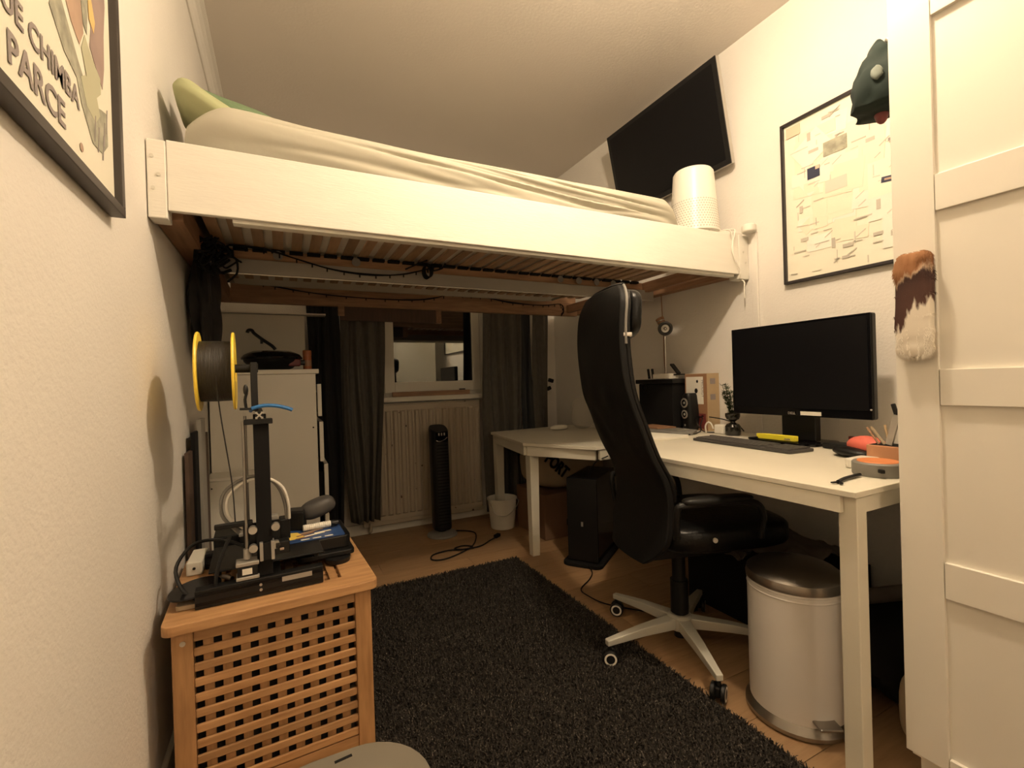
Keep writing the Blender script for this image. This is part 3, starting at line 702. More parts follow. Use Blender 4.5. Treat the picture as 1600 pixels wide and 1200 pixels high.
B().box(-.29,.128,2.98,3.235,0,1.425).build('body','whitedull',tc,bevel=.001)
B().box(-.293,.245,2.975,3.04,1.430,1.440).build('top_board','white',tc,bevel=.001)
rk=thing('leaning_boards','dark narrow boards leaning beside the white cabinets at the left wall','boards',(-.275,2.0,0))
for i,(x,y,h) in enumerate(((-.284,1.86,.80),(-.276,1.93,.86),(-.267,2.00,.90),(-.272,2.10,.84))):
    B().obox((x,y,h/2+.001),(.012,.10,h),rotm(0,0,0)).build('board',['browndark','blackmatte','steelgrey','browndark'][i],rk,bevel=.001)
# grill pan on top of the drawers
gp=thing('grill_pan','black round electric pan with lid standing on the white drawers','pan',(-.04,2.60,1.091))
B().lathe([(.06,0),(.09,.012),(.125,.045),(.128,.055),(.12,.055),(.02,.05)],(-.04,2.60,1.0905),36).build('pan','black',gp,smooth=30)
B().lathe([(.135,.056),(.137,.064),(.125,.080),(.09,.096),(.02,.100)],(-.04,2.60,1.0905),36).build('lid','blackgloss',gp,smooth=30)
B().box(.03,.085,2.52,2.56,1.110,1.145).build('control_box','red',gp,bevel=.006,label='dark red control box')
B().cyl((.085,2.54,1.128),(.105,2.54,1.128),.013,12).build('knob','black',gp,smooth=30)
tag(B().tube([(-.145,2.59,1.278),(-.14,2.59,1.290),(-.125,2.59,1.290),(-.115,2.59,1.275),(-.08,2.59,1.245),(-.04,2.59,1.215),(-.025,2.59,1.196)],.008,8).tube([(-.085,2.59,1.248),(-.085,2.59,1.225)],.006,6).build('hooked_stick','black',smooth=True),'black hooked handle stick resting on the lid of the black pan','stick')
sj=thing('spice_tube','small orange brown tube standing at the edge of the drawers','tube',(.118,2.58,1.091))
B().lathe([(.020,0),(.020,.075)],(.118,2.58,1.091),20).build('tube','spice',sj,smooth=30)
B().lathe([(.021,.0755),(.021,.098),(.018,.101)],(.118,2.58,1.091),20).build('lid','spice',sj,smooth=30)
B().lathe([(.0204,.02),(.0204,.05)],(.118,2.58,1.091),20,caps=False).build('paper_band','cardbrown',sj,smooth=30)

# ============================================================ FAN + cable
fn=thing('tower_fan','slim black tower fan on a round foot in front of the radiator','fan',(.92,2.96,0))
B().lathe([(.098,0.001),(.10,.006),(.095,.014),(.06,.026),(.045,.030)],(.92,2.96,0),40).build('base','greypl',fn,smooth=30)
B().lathe([(.0,0),(.03,.0),(.03,.02)],(.92,2.96,.0305),24,caps=False).build('neck','black',fn,smooth=30)
def fan_fn(u,v):
    a=2*PI*u; z=.045+v*.665; k=1-.0*v
    r=Vector((.060*math.copysign(abs(math.cos(a))**.7,math.cos(a)),.062*math.copysign(abs(math.sin(a))**.7,math.sin(a)),0))
    zz=z+(.0 if v<1 else 0)+ (r.y*.30 if v>.97 else 0)
    e=.93 if (v>.985 or v<.012) else 1
    return Vector((.92-.006*v+r.x*e,2.96+r.y*e,zz))
b=B().grid(fan_fn,36,60,wrapu=True); top_=[fan_fn(k/36,1) for k in range(36)]; b.add(top_,[tuple(range(36))]); b.add([fan_fn(k/36,0) for k in range(36)],[tuple(range(36))[::-1]])
b.build('body','black',fn,smooth=40)
for k in range(26):
    z=.085+k*.0205; B().box(.88,.955,2.8955,2.8985,z,z+.007).build('grille_bar','blackmatte',fn)
B().box(.872,.958,2.8935,2.8985,.622,.690).build('control_panel','blackgloss',fn,bevel=.004)
B().tube([(.878,2.892,.635),(.90,2.890,.628),(.93,2.890,.636),(.952,2.892,.652)],.0035,6).build('chrome_trim','chrome',fn,smooth=True)
for k in range(3): B().box(.893+k*.018,.901+k*.018,2.8915,2.8935,.665,.682).build('button','silver',fn)
tag(B().tube([(.985,3.0,.006),(1.09,2.93,.006),(1.11,2.84,.006),(1.02,2.66,.006),(.90,2.57,.006),(.79,2.53,.006),(.73,2.56,.006),(.76,2.63,.006),(.86,2.65,.006),(.95,2.61,.009),(1.0,2.62,.012),(.96,2.68,.006),(.90,2.66,.006),(.93,2.60,.015),(1.05,2.62,.006),(1.14,2.68,.006),(1.19,2.71,.006)],.0042,7,smooth=5).beam((1.19,2.71,.012),(1.23,2.735,.012),.022,.018).build('fan_cable','blackmatte',smooth=True),'black power cable lying in loops on the floor below the fan','cable')
# bucket
bk=thing('bucket','small off white plastic bucket with wire handle beside the desk leg','bucket',(1.335,2.90,0))
B().lathe([(.0,.001),(.078,.001),(.082,.006),(.098,.195),(.104,.197),(.104,.205),(.098,.207),(.094,.205),(.076,.012),(.0,.010)],(1.335,2.90,0),36,caps=False).build('shell','whitedull',bk,smooth=30)
B().tube([(1.335-.102,2.87,.185),(1.24,2.81,.13),(1.30,2.79,.105),(1.37,2.80,.13),(1.425,2.83,.175),(1.437,2.87,.190)],.0028,6,smooth=5).build('handle','alu',bk,smooth=True)

# ============================================================ RUG
rug=thing('shag_rug','dark brown black shaggy rug covering the middle of the floor','rug',(.70,1.30,0))
rx0,rx1,ry0,ry1=.19,1.150,.10,2.335
B().box(rx0,rx1,ry0,ry1,.001,.009).build('backing','rug',rug)
rs=random.Random(3); b=B(); V=[];F=[]
N=90000
for k in range(N):
    x=rs.uniform(rx0-.003,rx1+.003); y=rs.uniform(ry0,ry1+.004)
    a=rs.uniform(0,6.283); l=rs.uniform(.008,.017); ln=rs.uniform(.2,1.0)
    h=.009+l*(1-ln*.55); dx=math.cos(a)*l*ln; dy=math.sin(a)*l*ln; w_=rs.uniform(.0012,.0024)
    px=-math.sin(a)*w_; py=math.cos(a)*w_; i=len(V)
    V+=[(x-px,y-py,.008),(x+px,y+py,.008),(x+dx*.5+px,y+dy*.5+py,.008+(h-.008)*.75),(x+dx*.5-px,y+dy*.5-py,.008+(h-.008)*.75),(x+dx,y+dy,h)]
    F+=[(i,i+1,i+2,i+3),(i+3,i+2,i+4)]
me=bpy.data.meshes.new('pile'); L=Vector((.70,1.30,0)); me.from_pydata([(p[0]-L.x,p[1]-L.y,p[2]) for p in V],[],F); me.materials.append(M['rugblade'])
o=bpy.data.objects.new('pile',me); C.objects.link(o); o.parent=rug; o['kind']='stuff'

# ============================================================ HAMPER
HR=math.radians(2.8); hp=thing('laundry_chest','square wooden laundry chest with lattice sides and a printer on its lid','laundry chest',(-.263,1.282,0),HR)
W_,D_=.484,.490
def rc(x0,x1,y0,y1,r,n=5):
    P=[]
    for cx,cy,a0 in((x1-r,y0+r,-PI/2),(x1-r,y1-r,0),(x0+r,y1-r,PI/2),(x0+r,y0+r,PI)):
        for k in range(n+1): a=a0+PI/2*k/n; P.append((cx+r*math.cos(a),cy+r*math.sin(a)))
    return P
zt=.470
# lid: rim boards + lattice
lid=B().add(*(lambda P,Q:([(x,y,zt-.025) for x,y in P]+[(x,y,zt) for x,y in P]+[(x,y,zt-.025) for x,y in Q]+[(x,y,zt) for x,y in Q],
    [(i,(i+1)%24,24+(i+1)%24,24+i) for i in range(24)]+[(48+(i+1)%24,48+i,72+i,72+(i+1)%24) for i in range(24)]+[(24+i,24+(i+1)%24,72+(i+1)%24,72+i) for i in range(24)]+[((i+1)%24,i,48+i,48+(i+1)%24) for i in range(24)]))(rc(0,W_,0,D_,.022),rc(.085,W_-.085,.075,D_-.075,.001))).build('lid','hamper',hp,local=True,bevel=.003)
def slats(n,fn):
    for k in range(n): fn(k)
nx=9; 
for k in range(nx):
    x=.085+(W_-.17)*(k+.5)/nx
    B().box(x-.011,x+.011,.070,D_-.070,zt-.012,zt-.004).build('lid_slat','hamper_v',hp,local=True,bevel=.001)
for k in range(9):
    y=.075+(D_-.15)*(k+.5)/9
    B().box(.080,W_-.080,y-.011,y+.011,zt-.022,zt-.013).build('lid_slat','hamper',hp,local=True,bevel=.001)
for x0_ in (.018,W_-.018-.042):
    for y0_ in (.016,D_-.016-.045):
        B().box(x0_,x0_+.042,y0_,y0_+.045,0,zt-.026).build('post','hamper_v',hp,local=True,bevel=.0025)
B().box(.0605,W_-.0605,.022,.040,zt-.056,zt-.026).build('top_rail','hamper',hp,local=True,bevel=.001)
B().box(.0605,W_-.0605,D_-.040,D_-.022,zt-.056,zt-.026).build('top_rail','hamper',hp,local=True,bevel=.001)
B().box(.0605,W_-.0605,.022,.040,.02,.05).build('bottom_rail','hamper',hp,local=True,bevel=.001)
pitch=.0362
for k in range(10):
    z=zt-.056-.0145-.011-pitch*k
    B().box(.0602,W_-.0602,.021,.029,z-.0095,z+.0095).build('cross_slat','hamper',hp,local=True,bevel=.002)
for k in range(9):
    x=.0605+.0175+.01045+.03835*k
    B().box(x-.0105,x+.0105,.030,.038,.05,zt-.056).build('upright_slat','hamper_v',hp,local=True,bevel=.001)
for side,(xa,xb) in enumerate(((.021,.029),(W_-.029,W_-.021))):
    for k in range(10):
        z=zt-.056-.0145-.011-pitch*k
        B().box(xa,xb,.062,D_-.062,z-.0105,z+.0105).build('side_slat','hamper',hp,local=True,bevel=.001)
    xi=(.030,.038) if side==0 else (W_-.038,W_-.030)
    for k in range(9):
        y=.0765+.037*k; B().box(*xi,y-.0105,y+.0105,.05,zt-.03).build('side_slat','hamper_v',hp,local=True)
B().box(.055,W_-.055,.052,D_-.055,.02,.425).build('dark_liner','liner',hp,local=True,bevel=.02)  # dark liner box added so no light passes through the lattice
B().cyl((.040,.0165,.418),(.040,.0145,.418),.006,14).build('screw','alu',hp,local=True,smooth=30)

# ============================================================ 3D PRINTER
pt=thing('desktop_printer','black open frame 3D printer with an upright gantry standing on the wooden chest','3D printer',(-.205,1.345,zt+.001),HR)
def L_(b,name,mk,**k): return b.build(name,mk,pt,local=True,**k)
def prof(b,x0,x1,y0,y1,z0,z1):
    b.box(x0,x1,y0,y1,z0,z1); return b
for y in (0,.29):
    b=B().box(0,.290,y,y+.03,0,.046); L_(b,'base_profile','black',bevel=.002)
    for z in (.012,.034): L_(B().box(.002,.288,y-.0012,y,z-.0035,z+.0035),'groove','blackgloss')
L_(B().box(.10,.19,.031,.289,.004,.040),'bed_rail','black',bevel=.002)
L_(B().box(.02,.10,.31,.40,.0,.085),'power_box','black',bevel=.003)
ux=.135
for y in (.012,.292): L_(B().box(ux,ux+.036,y,y+.022,.047,.452),'upright','blackmatte',bevel=.0015)
L_(B().box(ux+.006,ux+.024,-.004,.335,.453,.473),'top_bar','black',bevel=.001)
b=B(); cy,cz=ux+.015,.463    # silver X pattern of the profile's cut end
for a in (PI/4,-PI/4): b.obox((cy,-.0052,cz),(.022,.002,.0035),rotm(0,a,0))
for dx,dz in ((-1,-1),(1,-1),(-1,1),(1,1)): b.box(cy+dx*.0065-.0025,cy+dx*.0065+.0025,-.0062,-.0042,cz+dz*.0065-.0025,cz+dz*.0065+.0025)
L_(b,'profile_end','alu')
L_(B().box(ux-.02,ux+.045,.0,.034,.440,.4525),'top_bracket','black',bevel=.001)
for y in (.024,.306):
    L_(B().cyl((ux-.022,y,.06),(ux-.022,y,.448),.0042,10),'lead_screw','steel',smooth=True)
    L_(B().lathe([(.009,0),(.009,.026)],(ux-.022,y,.095),14),'coupler','silver',smooth=30)
    mo=L_(B().box(ux-.048,ux+.004,y-.022,y+.020,.047,.056).box(ux-.048,ux+.004,y-.022,y+.020,.082,.092),'stepper_motor','silver',bevel=.002)
    B().box(ux-.045,ux+.001,y-.0205,y+.0185,.0565,.0815).build('coil_block','black',mo,local=True,bevel=.002)
    B().box(ux-.034,ux-.012,y-.0218,y-.0206,.061,.076).build('label_plate','paper',mo,local=True)
L_(B().cyl((ux+.006,.0005,.03),(ux+.006,-.003,.03),.0035,8).cyl((ux+.006,.0005,.017),(ux+.006,-.003,.017),.0035,8),'screw','alu',smooth=30)
# gantry at low position
gz=.135
L_(B().box(ux+.008,ux+.028,.045,.288,gz,gz+.020),'cross_bar','black',bevel=.001)
for z in (gz-.012,gz+.035):
    L_(B().cyl((ux-.008,.002,z),(ux-.008,.018,z),.010,16),'guide_wheel','alu',smooth=30)
    L_(B().cyl((ux+.044,.002,z),(ux+.044,.018,z),.010,16),'guide_wheel','alu',smooth=30)
L_(B().box(ux-.03,ux+.055,.036,.041,gz-.02,gz+.045),'gantry_plate','black')
L_(B().obox((ux-.05,.03,gz+.05),(.085,.012,.014)),'belt_arm','black',bevel=.003)
mo=L_(B().box(ux+.006,ux+.014,.0,.030,.088,.135).box(ux+.032,ux+.040,.0,.030,.088,.135),'cross_motor','silver',bevel=.001)
B().box(ux+.0145,ux+.0315,.001,.029,.089,.134).build('coil_block','black',mo,local=True)
L_(B().box(ux+.041,ux+.076,.002,.034,.098,.130),'extruder_box','black',bevel=.002)
L_(B().box(ux+.052,ux+.062,-.0006,.0015,.108,.114),'copper_part','rust',bevel=.001)
L_(B().box(ux+.056,ux+.082,.07,.115,.115,.170),'hot_end','black',bevel=.003)
L_(B().box(ux+.030,ux+.052,.045,.07,.150,.190).cyl((ux+.028,.05,.19),(ux+.028,.05,.235),.003,8),'extruder','silver',bevel=.001)
L_(B().box(ux+.03,ux+.055,.043,.068,.125,.149),'heat_sink','silver',bevel=.001)
# tubes
L_(B().tube([(ux-.03,.06,.165),(ux-.062,.055,.205),(ux-.060,.05,.255),(ux-.02,.05,.288),(ux+.03,.05,.290),(ux+.065,.05,.262),(ux+.078,.06,.215),(ux+.080,.07,.170)],.0040,8,smooth=6),'white_tube','white',smooth=True)
L_(B().tube([(ux-.04,.075,.150),(ux-.076,.065,.205),(ux-.070,.06,.265),(ux-.02,.06,.297),(ux+.025,.06,.292),(ux+.055,.06,.262),(ux+.070,.065,.215),(ux+.074,.075,.170)],.0045,8,smooth=6),'black_cable','greypl',smooth=True)
L_(B().tube([(ux-.06,.04,.155),(ux-.085,.02,.09),(ux-.09,.015,.04),(ux-.06,.02,.022)],.0045,7,smooth=5),'black_cable','black',smooth=True)
L_(B().tube([(.0,.02,.02),(-.03,.05,.04),(-.045,.09,.085),(-.01,.13,.125),(.05,.15,.120),(ux-.03,.12,.10)],.0045,7,smooth=5),'black_cable','black',smooth=True)
# arm of the spool holder
L_(B().box(ux-.002,ux+.014,.012,.020,.474,.60),'holder_post','black',bevel=.002)
L_(B().cyl((ux-.06,.07,.586),(ux+.012,.07,.586),.011,14).box(ux-.002,ux+.016,.0205,.075,.575,.597),'holder_axle','black',smooth=30)
# heated bed
L_(B().box(.025,.30,.055,.265,.062,.068),'bed_plate','black',bevel=.002)
for x,y in ((.045,.075),(.28,.075),(.045,.245),(.28,.245)): L_(B().lathe([(.008,0),(.008,.010)],(x,y,.050),12),'levelling_knob','black',smooth=30)
L_(B().box(.19,.262,-.0014,0,.026,.038),'label_plate','silver')
# spool
sp=thing('filament_spool','yellow sided spool of dark filament held above the printer','spool',(-.155,1.48,1.05))
sc=Vector((-.155,1.455,1.052)); Rx=rotm(0,PI/2,0)@rotm(0,0,0); Ry=rotm(0,0,.04)@rotm(0,PI/2,0)
for dx in (-.040,.040):
    b=B(); seg=44; P=[(.030,-.003),(.103,-.003),(.1045,0),(.103,.003),(.030,.003),(.030,-.003)]
    b.lathe(P,sc+Vector((dx,0,0)),seg,Ry,caps=False); b.build('flange','yellow',sp,smooth=30)
B().lathe([(.030,-.0365),(.0795,-.0365),(.0805,0),(.0795,.0365),(.030,.0365)],sc,44,Ry,caps=False).build('filament_winding','filament',sp,smooth=40)
B().lathe([(.022,-.042),(.0299,-.042),(.0299,.042),(.022,.042),(.022,-.042)],sc,30,Ry,caps=False).build('core','yellow',sp,smooth=30)
tag(B().tube([(-.150,1.378,1.06),(-.147,1.376,1.00),(-.142,1.376,.94),(-.133,1.377,.86),(-.122,1.378,.76),(-.118,1.38,.66)],.0016,6).build('filament_strand','filament',smooth=True),'thin dark filament running down from the spool to the printer','filament')
# cutters on the top bar
cu=thing('wire_cutters','small wire cutters with blue handles lying on the printer top bar','pliers',(-.03,1.36,.95))
B().tube([(-.072,1.352,.952),(-.045,1.352,.958),(-.015,1.352,.956),(.012,1.352,.948),(.022,1.352,.943)],.0048,8,smooth=4).build('handle','blue',cu,smooth=True)
B().tube([(-.072,1.361,.951),(-.075,1.40,.948),(-.078,1.43,.943)],.0048,8,smooth=4).build('handle','blue',cu,smooth=True)
B().beam((-.072,1.355,.951),(-.098,1.352,.952),.010,.006).build('jaw','black',cu)
tag(B().tube([(-.084,1.36,.952),(-.086,1.36,.975),(-.082,1.36,.992)],.0035,6).ell((-.084,1.36,1.0),(.006,.006,.014),nu=10,nv=8).build('small_probe','black',smooth=True),'tiny black tool standing up between spool holder and top bar','tool')

# black device with printed card beneath / beside the printer
dv=thing('flat_black_case','flat black case with rounded front foot lying on the right of the lid','case',(.09,1.60,zt+.001),HR)
B().prism([(p[0],p[1]) for p in rc(-.075,.085,-.075,.125,.02)],.030,.068).build('case_body','black',dv,local=True,bevel=.004)
B().prism([(p[0],p[1]) for p in rc(-.070,.092,-.10,.12,.015)],.014,.0295).build('lower_shell','black',dv,local=True,bevel=.003)
B().lathe([(.034,0),(.036,.004),(.036,.013)],(.042,-.098,0),26).build('round_foot','black',dv,local=True,smooth=30)
B().box(-.065,.08,-.06,.115,0.0005,.0138).build('base','blackmatte',dv,local=True)
cd=thing('printed_card','glossy blue printed card with yellow and brown pictures lying on the black case','card',(.08,1.60,zt+.069),HR)
B().prism(rc(-.085,.078,-.075,.060,.006),.001,.004).build('card','bluecard',cd,local=True)
B().prism([(-.084,-.05),(-.03,-.045),(-.05,.02),(-.084,.03)],.0041,.0046).build('yellow_picture','cardyellow',cd,local=True)
for i,(x,y,w_,a) in enumerate(((-.035,-.042,.05,.3),(-.005,-.03,.06,.25),(-.03,-.015,.055,.4),(.02,-.018,.05,.2),(-.01,.005,.07,.3))):
    B().obox((x,y,.0048+i*.0003),(w_,.010,.0006),rotm(0,0,a)).build('picture_strip',['cardbrown','paper','cardbrown','printwarm','rust'][i],cd,local=True)
for x in (-.035,-.002,.032): B().obox((x,-.066,.0045),(.024,.008,.0008)).build('white_caption','paper',cd,local=True)
gs=thing('glue_tube','white ribbed tube with a black cap lying on the blue card','tube',(.09,1.62,zt+.085),HR)
Rg=rotm(0,PI/2,.06)
P=[(.0085,-.045)]
for k in range(14): P+=[(.0105,-.043+k*.006),(.0095,-.040+k*.006)]
B().lathe(P,(0,0,.0),18,Rg).build('tube','white',gs,local=True,smooth=30)
B().lathe([(.0085,.041),(.0085,.062)],(0,0,0),16,Rg).build('cap','black',gs,local=True,smooth=30)
B().ell((.115,1.70,zt+.118),(.052,.040,.034),rotm(0,-.25,.2),p=.7)
tag(B().ell((.095,1.690,zt+.128),(.056,.036,.030),rotm(0,-.28,.15),p=.75,nu=28,nv=16).build('padded_pouch','keybase',smooth=True),'dark grey padded pouch with rounded top lying behind the printed card','pouch')
tag(B().prism([(.000,1.655),(.05,1.63),(.06,1.70),(.005,1.71)],zt+.070,zt+.135).build('black_block','black',bevel=.006),'black angular block between printer and grey pouch','block')
# black reel on the lid at the wall side
tag(B().lathe([(.0,0),(.056,0),(.058,.003),(.056,.006),(.0,.006)],(-.212,1.405,zt+.030),40,rotm(.06,-.12,0),caps=False).build('black_disc','blackgloss',smooth=30),'black round disc lying tilted at the wall side of the chest lid','disc')
tag(B().prism(rc(-.247,-.17,1.36,1.45,.01),zt+.001,zt+.012).build('small_tray','sack',bevel=.002),'small beige tray under the black disc on the chest lid','tray')
ps=thing('power_strip','off white power strip box at the rear wall side of the chest lid','power strip',(-.25,1.66,zt+.001))
B().box(-.262,-.222,1.60,1.73,zt+.001,zt+.040).build('case','whitedull',ps,bevel=.004)
B().cyl((-.242,1.5995,zt+.022),(-.242,1.598,zt+.022),.004,10).build('switch','black',ps)
tag(B().tube([(-.215,1.53,zt+.012),(-.19,1.50,zt+.012),(-.165,1.52,zt+.012),(-.14,1.49,zt+.012)],.006,8).build('tube_of_grease','silver',smooth=True),'small silver brown tube lying among cables on the chest lid','tube')

# ============================================================ STOOL at the bottom
so=thing('step_stool','grey beige plastic step stool with rounded seat in front of the chest','stool',(.055,.655,0))
B().prism(rc(-.075,.185,.515,.790,.10,8),.402,.420).build('seat','taupe',so,bevel=.006,seg=3)
B().prism([(x,y) for x,y in rc(-.066,.176,.524,.781,.09,8)],.370,.401).build('skirt','taupe',so)
B().obox((.068,.769,.4203),(.026,.005,.001),rotm(0,0,.12)).build('handle_slot','blackmatte',so)
for x,y in ((-.04,.55),(.15,.55),(-.04,.755),(.15,.755)): B().beam((x,y,.369),(x+(-.02 if x<0 else .02),y+(-.02 if y<.6 else .02),.002),.03,.03).build('leg','taupe',so,bevel=.003)

# ============================================================ DESK
CAM_SCALE = None
ck=thing('corner_desk','lower white corner desk with a slanted front edge in the far corner below the bed','desk',(1.6,2.5,0))
ZK=.65
B().prism([(1.216,2.335),(1.435,1.95),(2.012,1.95),(2.012,3.03),(1.307,2.995)],ZK-.018,ZK).build('tabletop','beige_arm',ck,bevel=.002)
for a,c in (((1.455,1.975),(1.242,2.325)),((1.235,2.345),(1.325,2.97)),((1.47,1.965),(2.0,1.965))): B().beam((*a,ZK-.046),(*c,ZK-.046),.018,.055).build('apron','beige_arm',ck,bevel=.001)
def leg(x,y,rz,dk,zt_,s=.058,sb=.048):
    R=rotm(0,0,rz); ps=[]
    for z,h in ((0.001,sb/2),(zt_,s/2)):
        for sx,sy in((-1,-1),(1,-1),(1,1),(-1,1)): ps.append(Vector((x,y,z))+R@Vector((sx*h,sy*h,0)))
    B().add(ps,[(0,3,2,1),(4,5,6,7),(0,1,5,4),(1,2,6,5),(2,3,7,6),(3,0,4,7)]).build('leg','beige_arm',dk,bevel=.0025)
leg(1.272,2.335,.0,ck,ZK-.019,.058,.045); leg(1.345,2.955,0,ck,ZK-.019); leg(1.975,2.99,0,ck,ZK-.019); leg(1.975,2.0,0,ck,ZK-.019)
dk=thing('writing_desk','large cream white desk with square legs along the right wall under the monitor','desk',(1.55,1.2,0))
leg(1.226,.640,0,dk,.701,.042,.042); leg(1.975,.66,0,dk,.701); leg(1.92,1.93,0,dk,.701,.04,.04)
CAM_SCALE = BED_CAM_SCALE
ZD=.65
B().prism([(1.467,.757),(2.492,.757),(2.492,2.64),(2.28,2.62),(1.467,1.80)],ZD-.018,ZD).build('tabletop','beige_arm',dk,bevel=.002)
for a,c in (((1.478,.80),(1.478,1.78)),((1.54,.775),(2.46,.775)),((1.52,1.84),(2.27,2.58))): B().beam((*a,ZD-.044),(*c,ZD-.044),.018,.050).build('apron','beige_arm',dk,bevel=.001)

# desk things ---------------------------------------------------------------
mo=thing('monitor','black flat computer monitor with a white sticker on its lower bezel','monitor',(2.30,1.40,ZD+.001))
mx=2.25; my0,my1,mz0,mz1=1.083,1.765,.787,1.250
B().box(mx+.004,mx+.045,my0,my1,mz0,mz1).build('casing','black',mo,bevel=.008)
B().box(mx-.001,mx+.0035,my0+.001,my1-.001,mz0+.001,mz1-.001).build('bezel','blackgloss',mo,bevel=.002)
B().box(mx-.003,mx-.0013,my0+.014,my1-.014,mz0+.040,mz1-.012).build('screen','screen',mo)
B().box(mx-.0022,mx-.0012,1.295,1.392,mz0+.008,mz0+.026).build('sticker','paper',mo,label='white paper sticker')
text('brand_lettering','DELL',.017,(mx-.0014,1.455,mz0+.010),basis((0,-1,0),(0,0,1)),'alu',mo,ext=.0004,bold=.0004)
B().cyl((mx-.001,my0+.006,mz0+.045),(mx-.004,my0+.006,mz0+.045),.004,8).build('power_led','alu',mo)
B().box(mx+.046,mx+.09,1.35,1.52,.665,.95).build('neck','black',mo,bevel=.006)
B().prism(rc(2.20,2.42,1.30,1.60,.03),ZD+.001,ZD+.013).build('foot','blackgloss',mo,bevel=.002)
kb=thing('keyboard','dark grey wired keyboard lying in front of the monitor','keyboard',(2.045,1.532,ZD+.001),math.radians(-4.5))
B().prism(rc(-.080,.080,-.285,.285,.012),0,.013).build('case','keybase',kb,local=True,bevel=.003)
b=B()
for r_ in range(6):
    y=-.272
    while y<.262:
        wk=.024 if random.random()<.9 else .036
        if not (-.155<y<-.150): b.box(-.070+r_*.0235,-.070+r_*.0235+.020,y,y+wk-.003,.0132,.019)
        y+=wk
b.build('keys','key',kb,local=True,kind='stuff')
yk=thing('yellow_cutter','bright yellow box cutter with small black print lying by the monitor foot','box cutter',(2.175,1.50,ZD+.02))
B().prism([(2.170,1.375),(2.193,1.370),(2.200,1.38),(2.200,1.545),(2.172,1.575)],.672,.698).build('handle','neon',yk,bevel=.003)
text('lettering','OLFA',.012,(2.1695,1.425,.677),basis((0,-1,0),(0,0,1)),'ink',yk,ext=.0003,bold=.0006)
B().beam((2.178,1.565,.676),(2.178,1.62,.668),.014,.010).build('blade_holder','black',yk)
tag(B().prism(rc(2.165,2.235,1.30,1.585,.008),ZD+.0135,ZD+.0215).build('black_phone','blackgloss',bevel=.002) if False else B().prism(rc(2.145,2.199,1.33,1.60,.008),ZD+.001,ZD+.020).build('black_tray','blackgloss',bevel=.002),'flat black tray under the yellow cutter','tray')
tag(B().prism(rc(2.21,2.30,1.15,1.28,.02),ZD+.001,ZD+.026).build('dark_wallet','black',bevel=.006),'flat dark wallet lying right of the monitor foot','wallet')
tag(B().obox((2.40,1.22,ZD+.022),(.02,.075,.042)).build('red_box','red',bevel=.003),'small dull red box against the wall behind the wallet','box')
tag(B().prism([(2.02,1.285),(2.06,1.29),(2.21,1.33),(2.20,1.35)],ZD+.0005,ZD+.0015).build('yellow_note','printwarm'),'thin cream paper slip lying beside the wallet','paper')
cr=thing('coral_case','coral pink domed case with a black lower half on the desk','case',(2.09,1.05,ZD+.001))
def dome(q,u,v): q.z=max(q.z,-.012); return q
B().ell((2.10,1.035,ZD+.046),(.05,.085,.042),rotm(0,0,-.35),nu=30,nv=18,fn=dome).build('upper','coral',cr,smooth=True)
B().ell((2.07,1.075,ZD+.022),(.05,.085,.021),rotm(0,0,-.35),nu=30,nv=14).build('lower','black',cr,smooth=True)
wb=thing('white_gadget','small white plastic box with one dark dot in front of the coral case','gadget',(1.87,.955,ZD+.001))
B().prism(rc(1.82,1.93,.905,.975,.015),ZD+.001,ZD+.036).build('case','white',wb,bevel=.006)
B().cyl((1.8195,.945,ZD+.018),(1.818,.945,ZD+.018),.003,8).build('button','black',wb)
td=thing('tape_measure','flat round grey disc with an orange top lying at the desk end','tape',(1.775,.855,ZD+.001))
B().lathe([(.0,0),(.070,0),(.072,.004),(.072,.040),(.068,.044),(.0,.044)],(1.785,.850,ZD+.001),40,caps=False).build('case','greypl',td,smooth=30)
B().lathe([(.0,.0442),(.058,.0442),(.056,.047),(.0,.047)],(1.785,.850,ZD+.001),36,caps=False).build('lid','orange',td,smooth=30)
B().obox((1.722,.812,ZD+.024),(.012,.026,.012),rotm(0,0,-.6)).build('clip','black',td,bevel=.002)
pn=thing('terracotta_pot','small brown square pot holding pens on the desk end','pot',(1.97,.90,ZD+.001))
B().prism(rc(1.925,2.02,.845,.955,.008),ZD+.001,ZD+.078).build('pot','terra',pn,bevel=.003)
B().box(1.933,2.012,.853,.947,ZD+.0781,ZD+.079).build('dark_opening','blackmatte',pn)
def pen(lbl,name,cat,a,c,r,mk,flat=False):
    b=B()
    if flat: b.beam(a,c,r*3.2,r*.9)
    else: b.cyl(a,c,r,10)
    tag(b.build(name,mk,smooth=30,bevel=0),lbl,cat)
pen('clear beige plastic pen leaning left in the brown pot','pen','pen',(1.96,.91,ZD+.0795),(1.965,.955,ZD+.140),.005,'sack')
pen('pale wooden pencil standing upright in the brown pot','pencil','pencil',(1.97,.90,ZD+.0795),(1.975,.915,ZD+.150),.004,'ply')
pen('thin brown pencil leaning toward the coral case in the pot','pencil','pencil',(1.955,.925,ZD+.0795),(1.98,.975,ZD+.135),.004,'cardbrown')
sc_=thing('scissors','grey steel scissors standing in the brown pot beside the wardrobe','scissors',(1.98,.88,ZD+.08))
B().obox((1.95,.878,ZD+.135),(.010,.020,.11),rotm(.25,0,0)).build('blade','silver',sc_)
B().obox((1.965,.872,ZD+.185),(.010,.014,.09),rotm(-.25,0,0)).build('handle','black',sc_,bevel=.003)
tag(B().tube([(1.545,.845,ZD+.006),(1.60,.855,ZD+.008),(1.66,.86,ZD+.008),(1.70,.862,ZD+.008)],.006,8).beam((1.545,.845,ZD+.006),(1.520,.850,ZD+.006),.008,.004).beam((1.545,.840,ZD+.006),(1.528,.825,ZD+.006),.008,.004).build('tweezers','black',smooth=30),'black forked hand tool lying at the front of the desk end','tool')
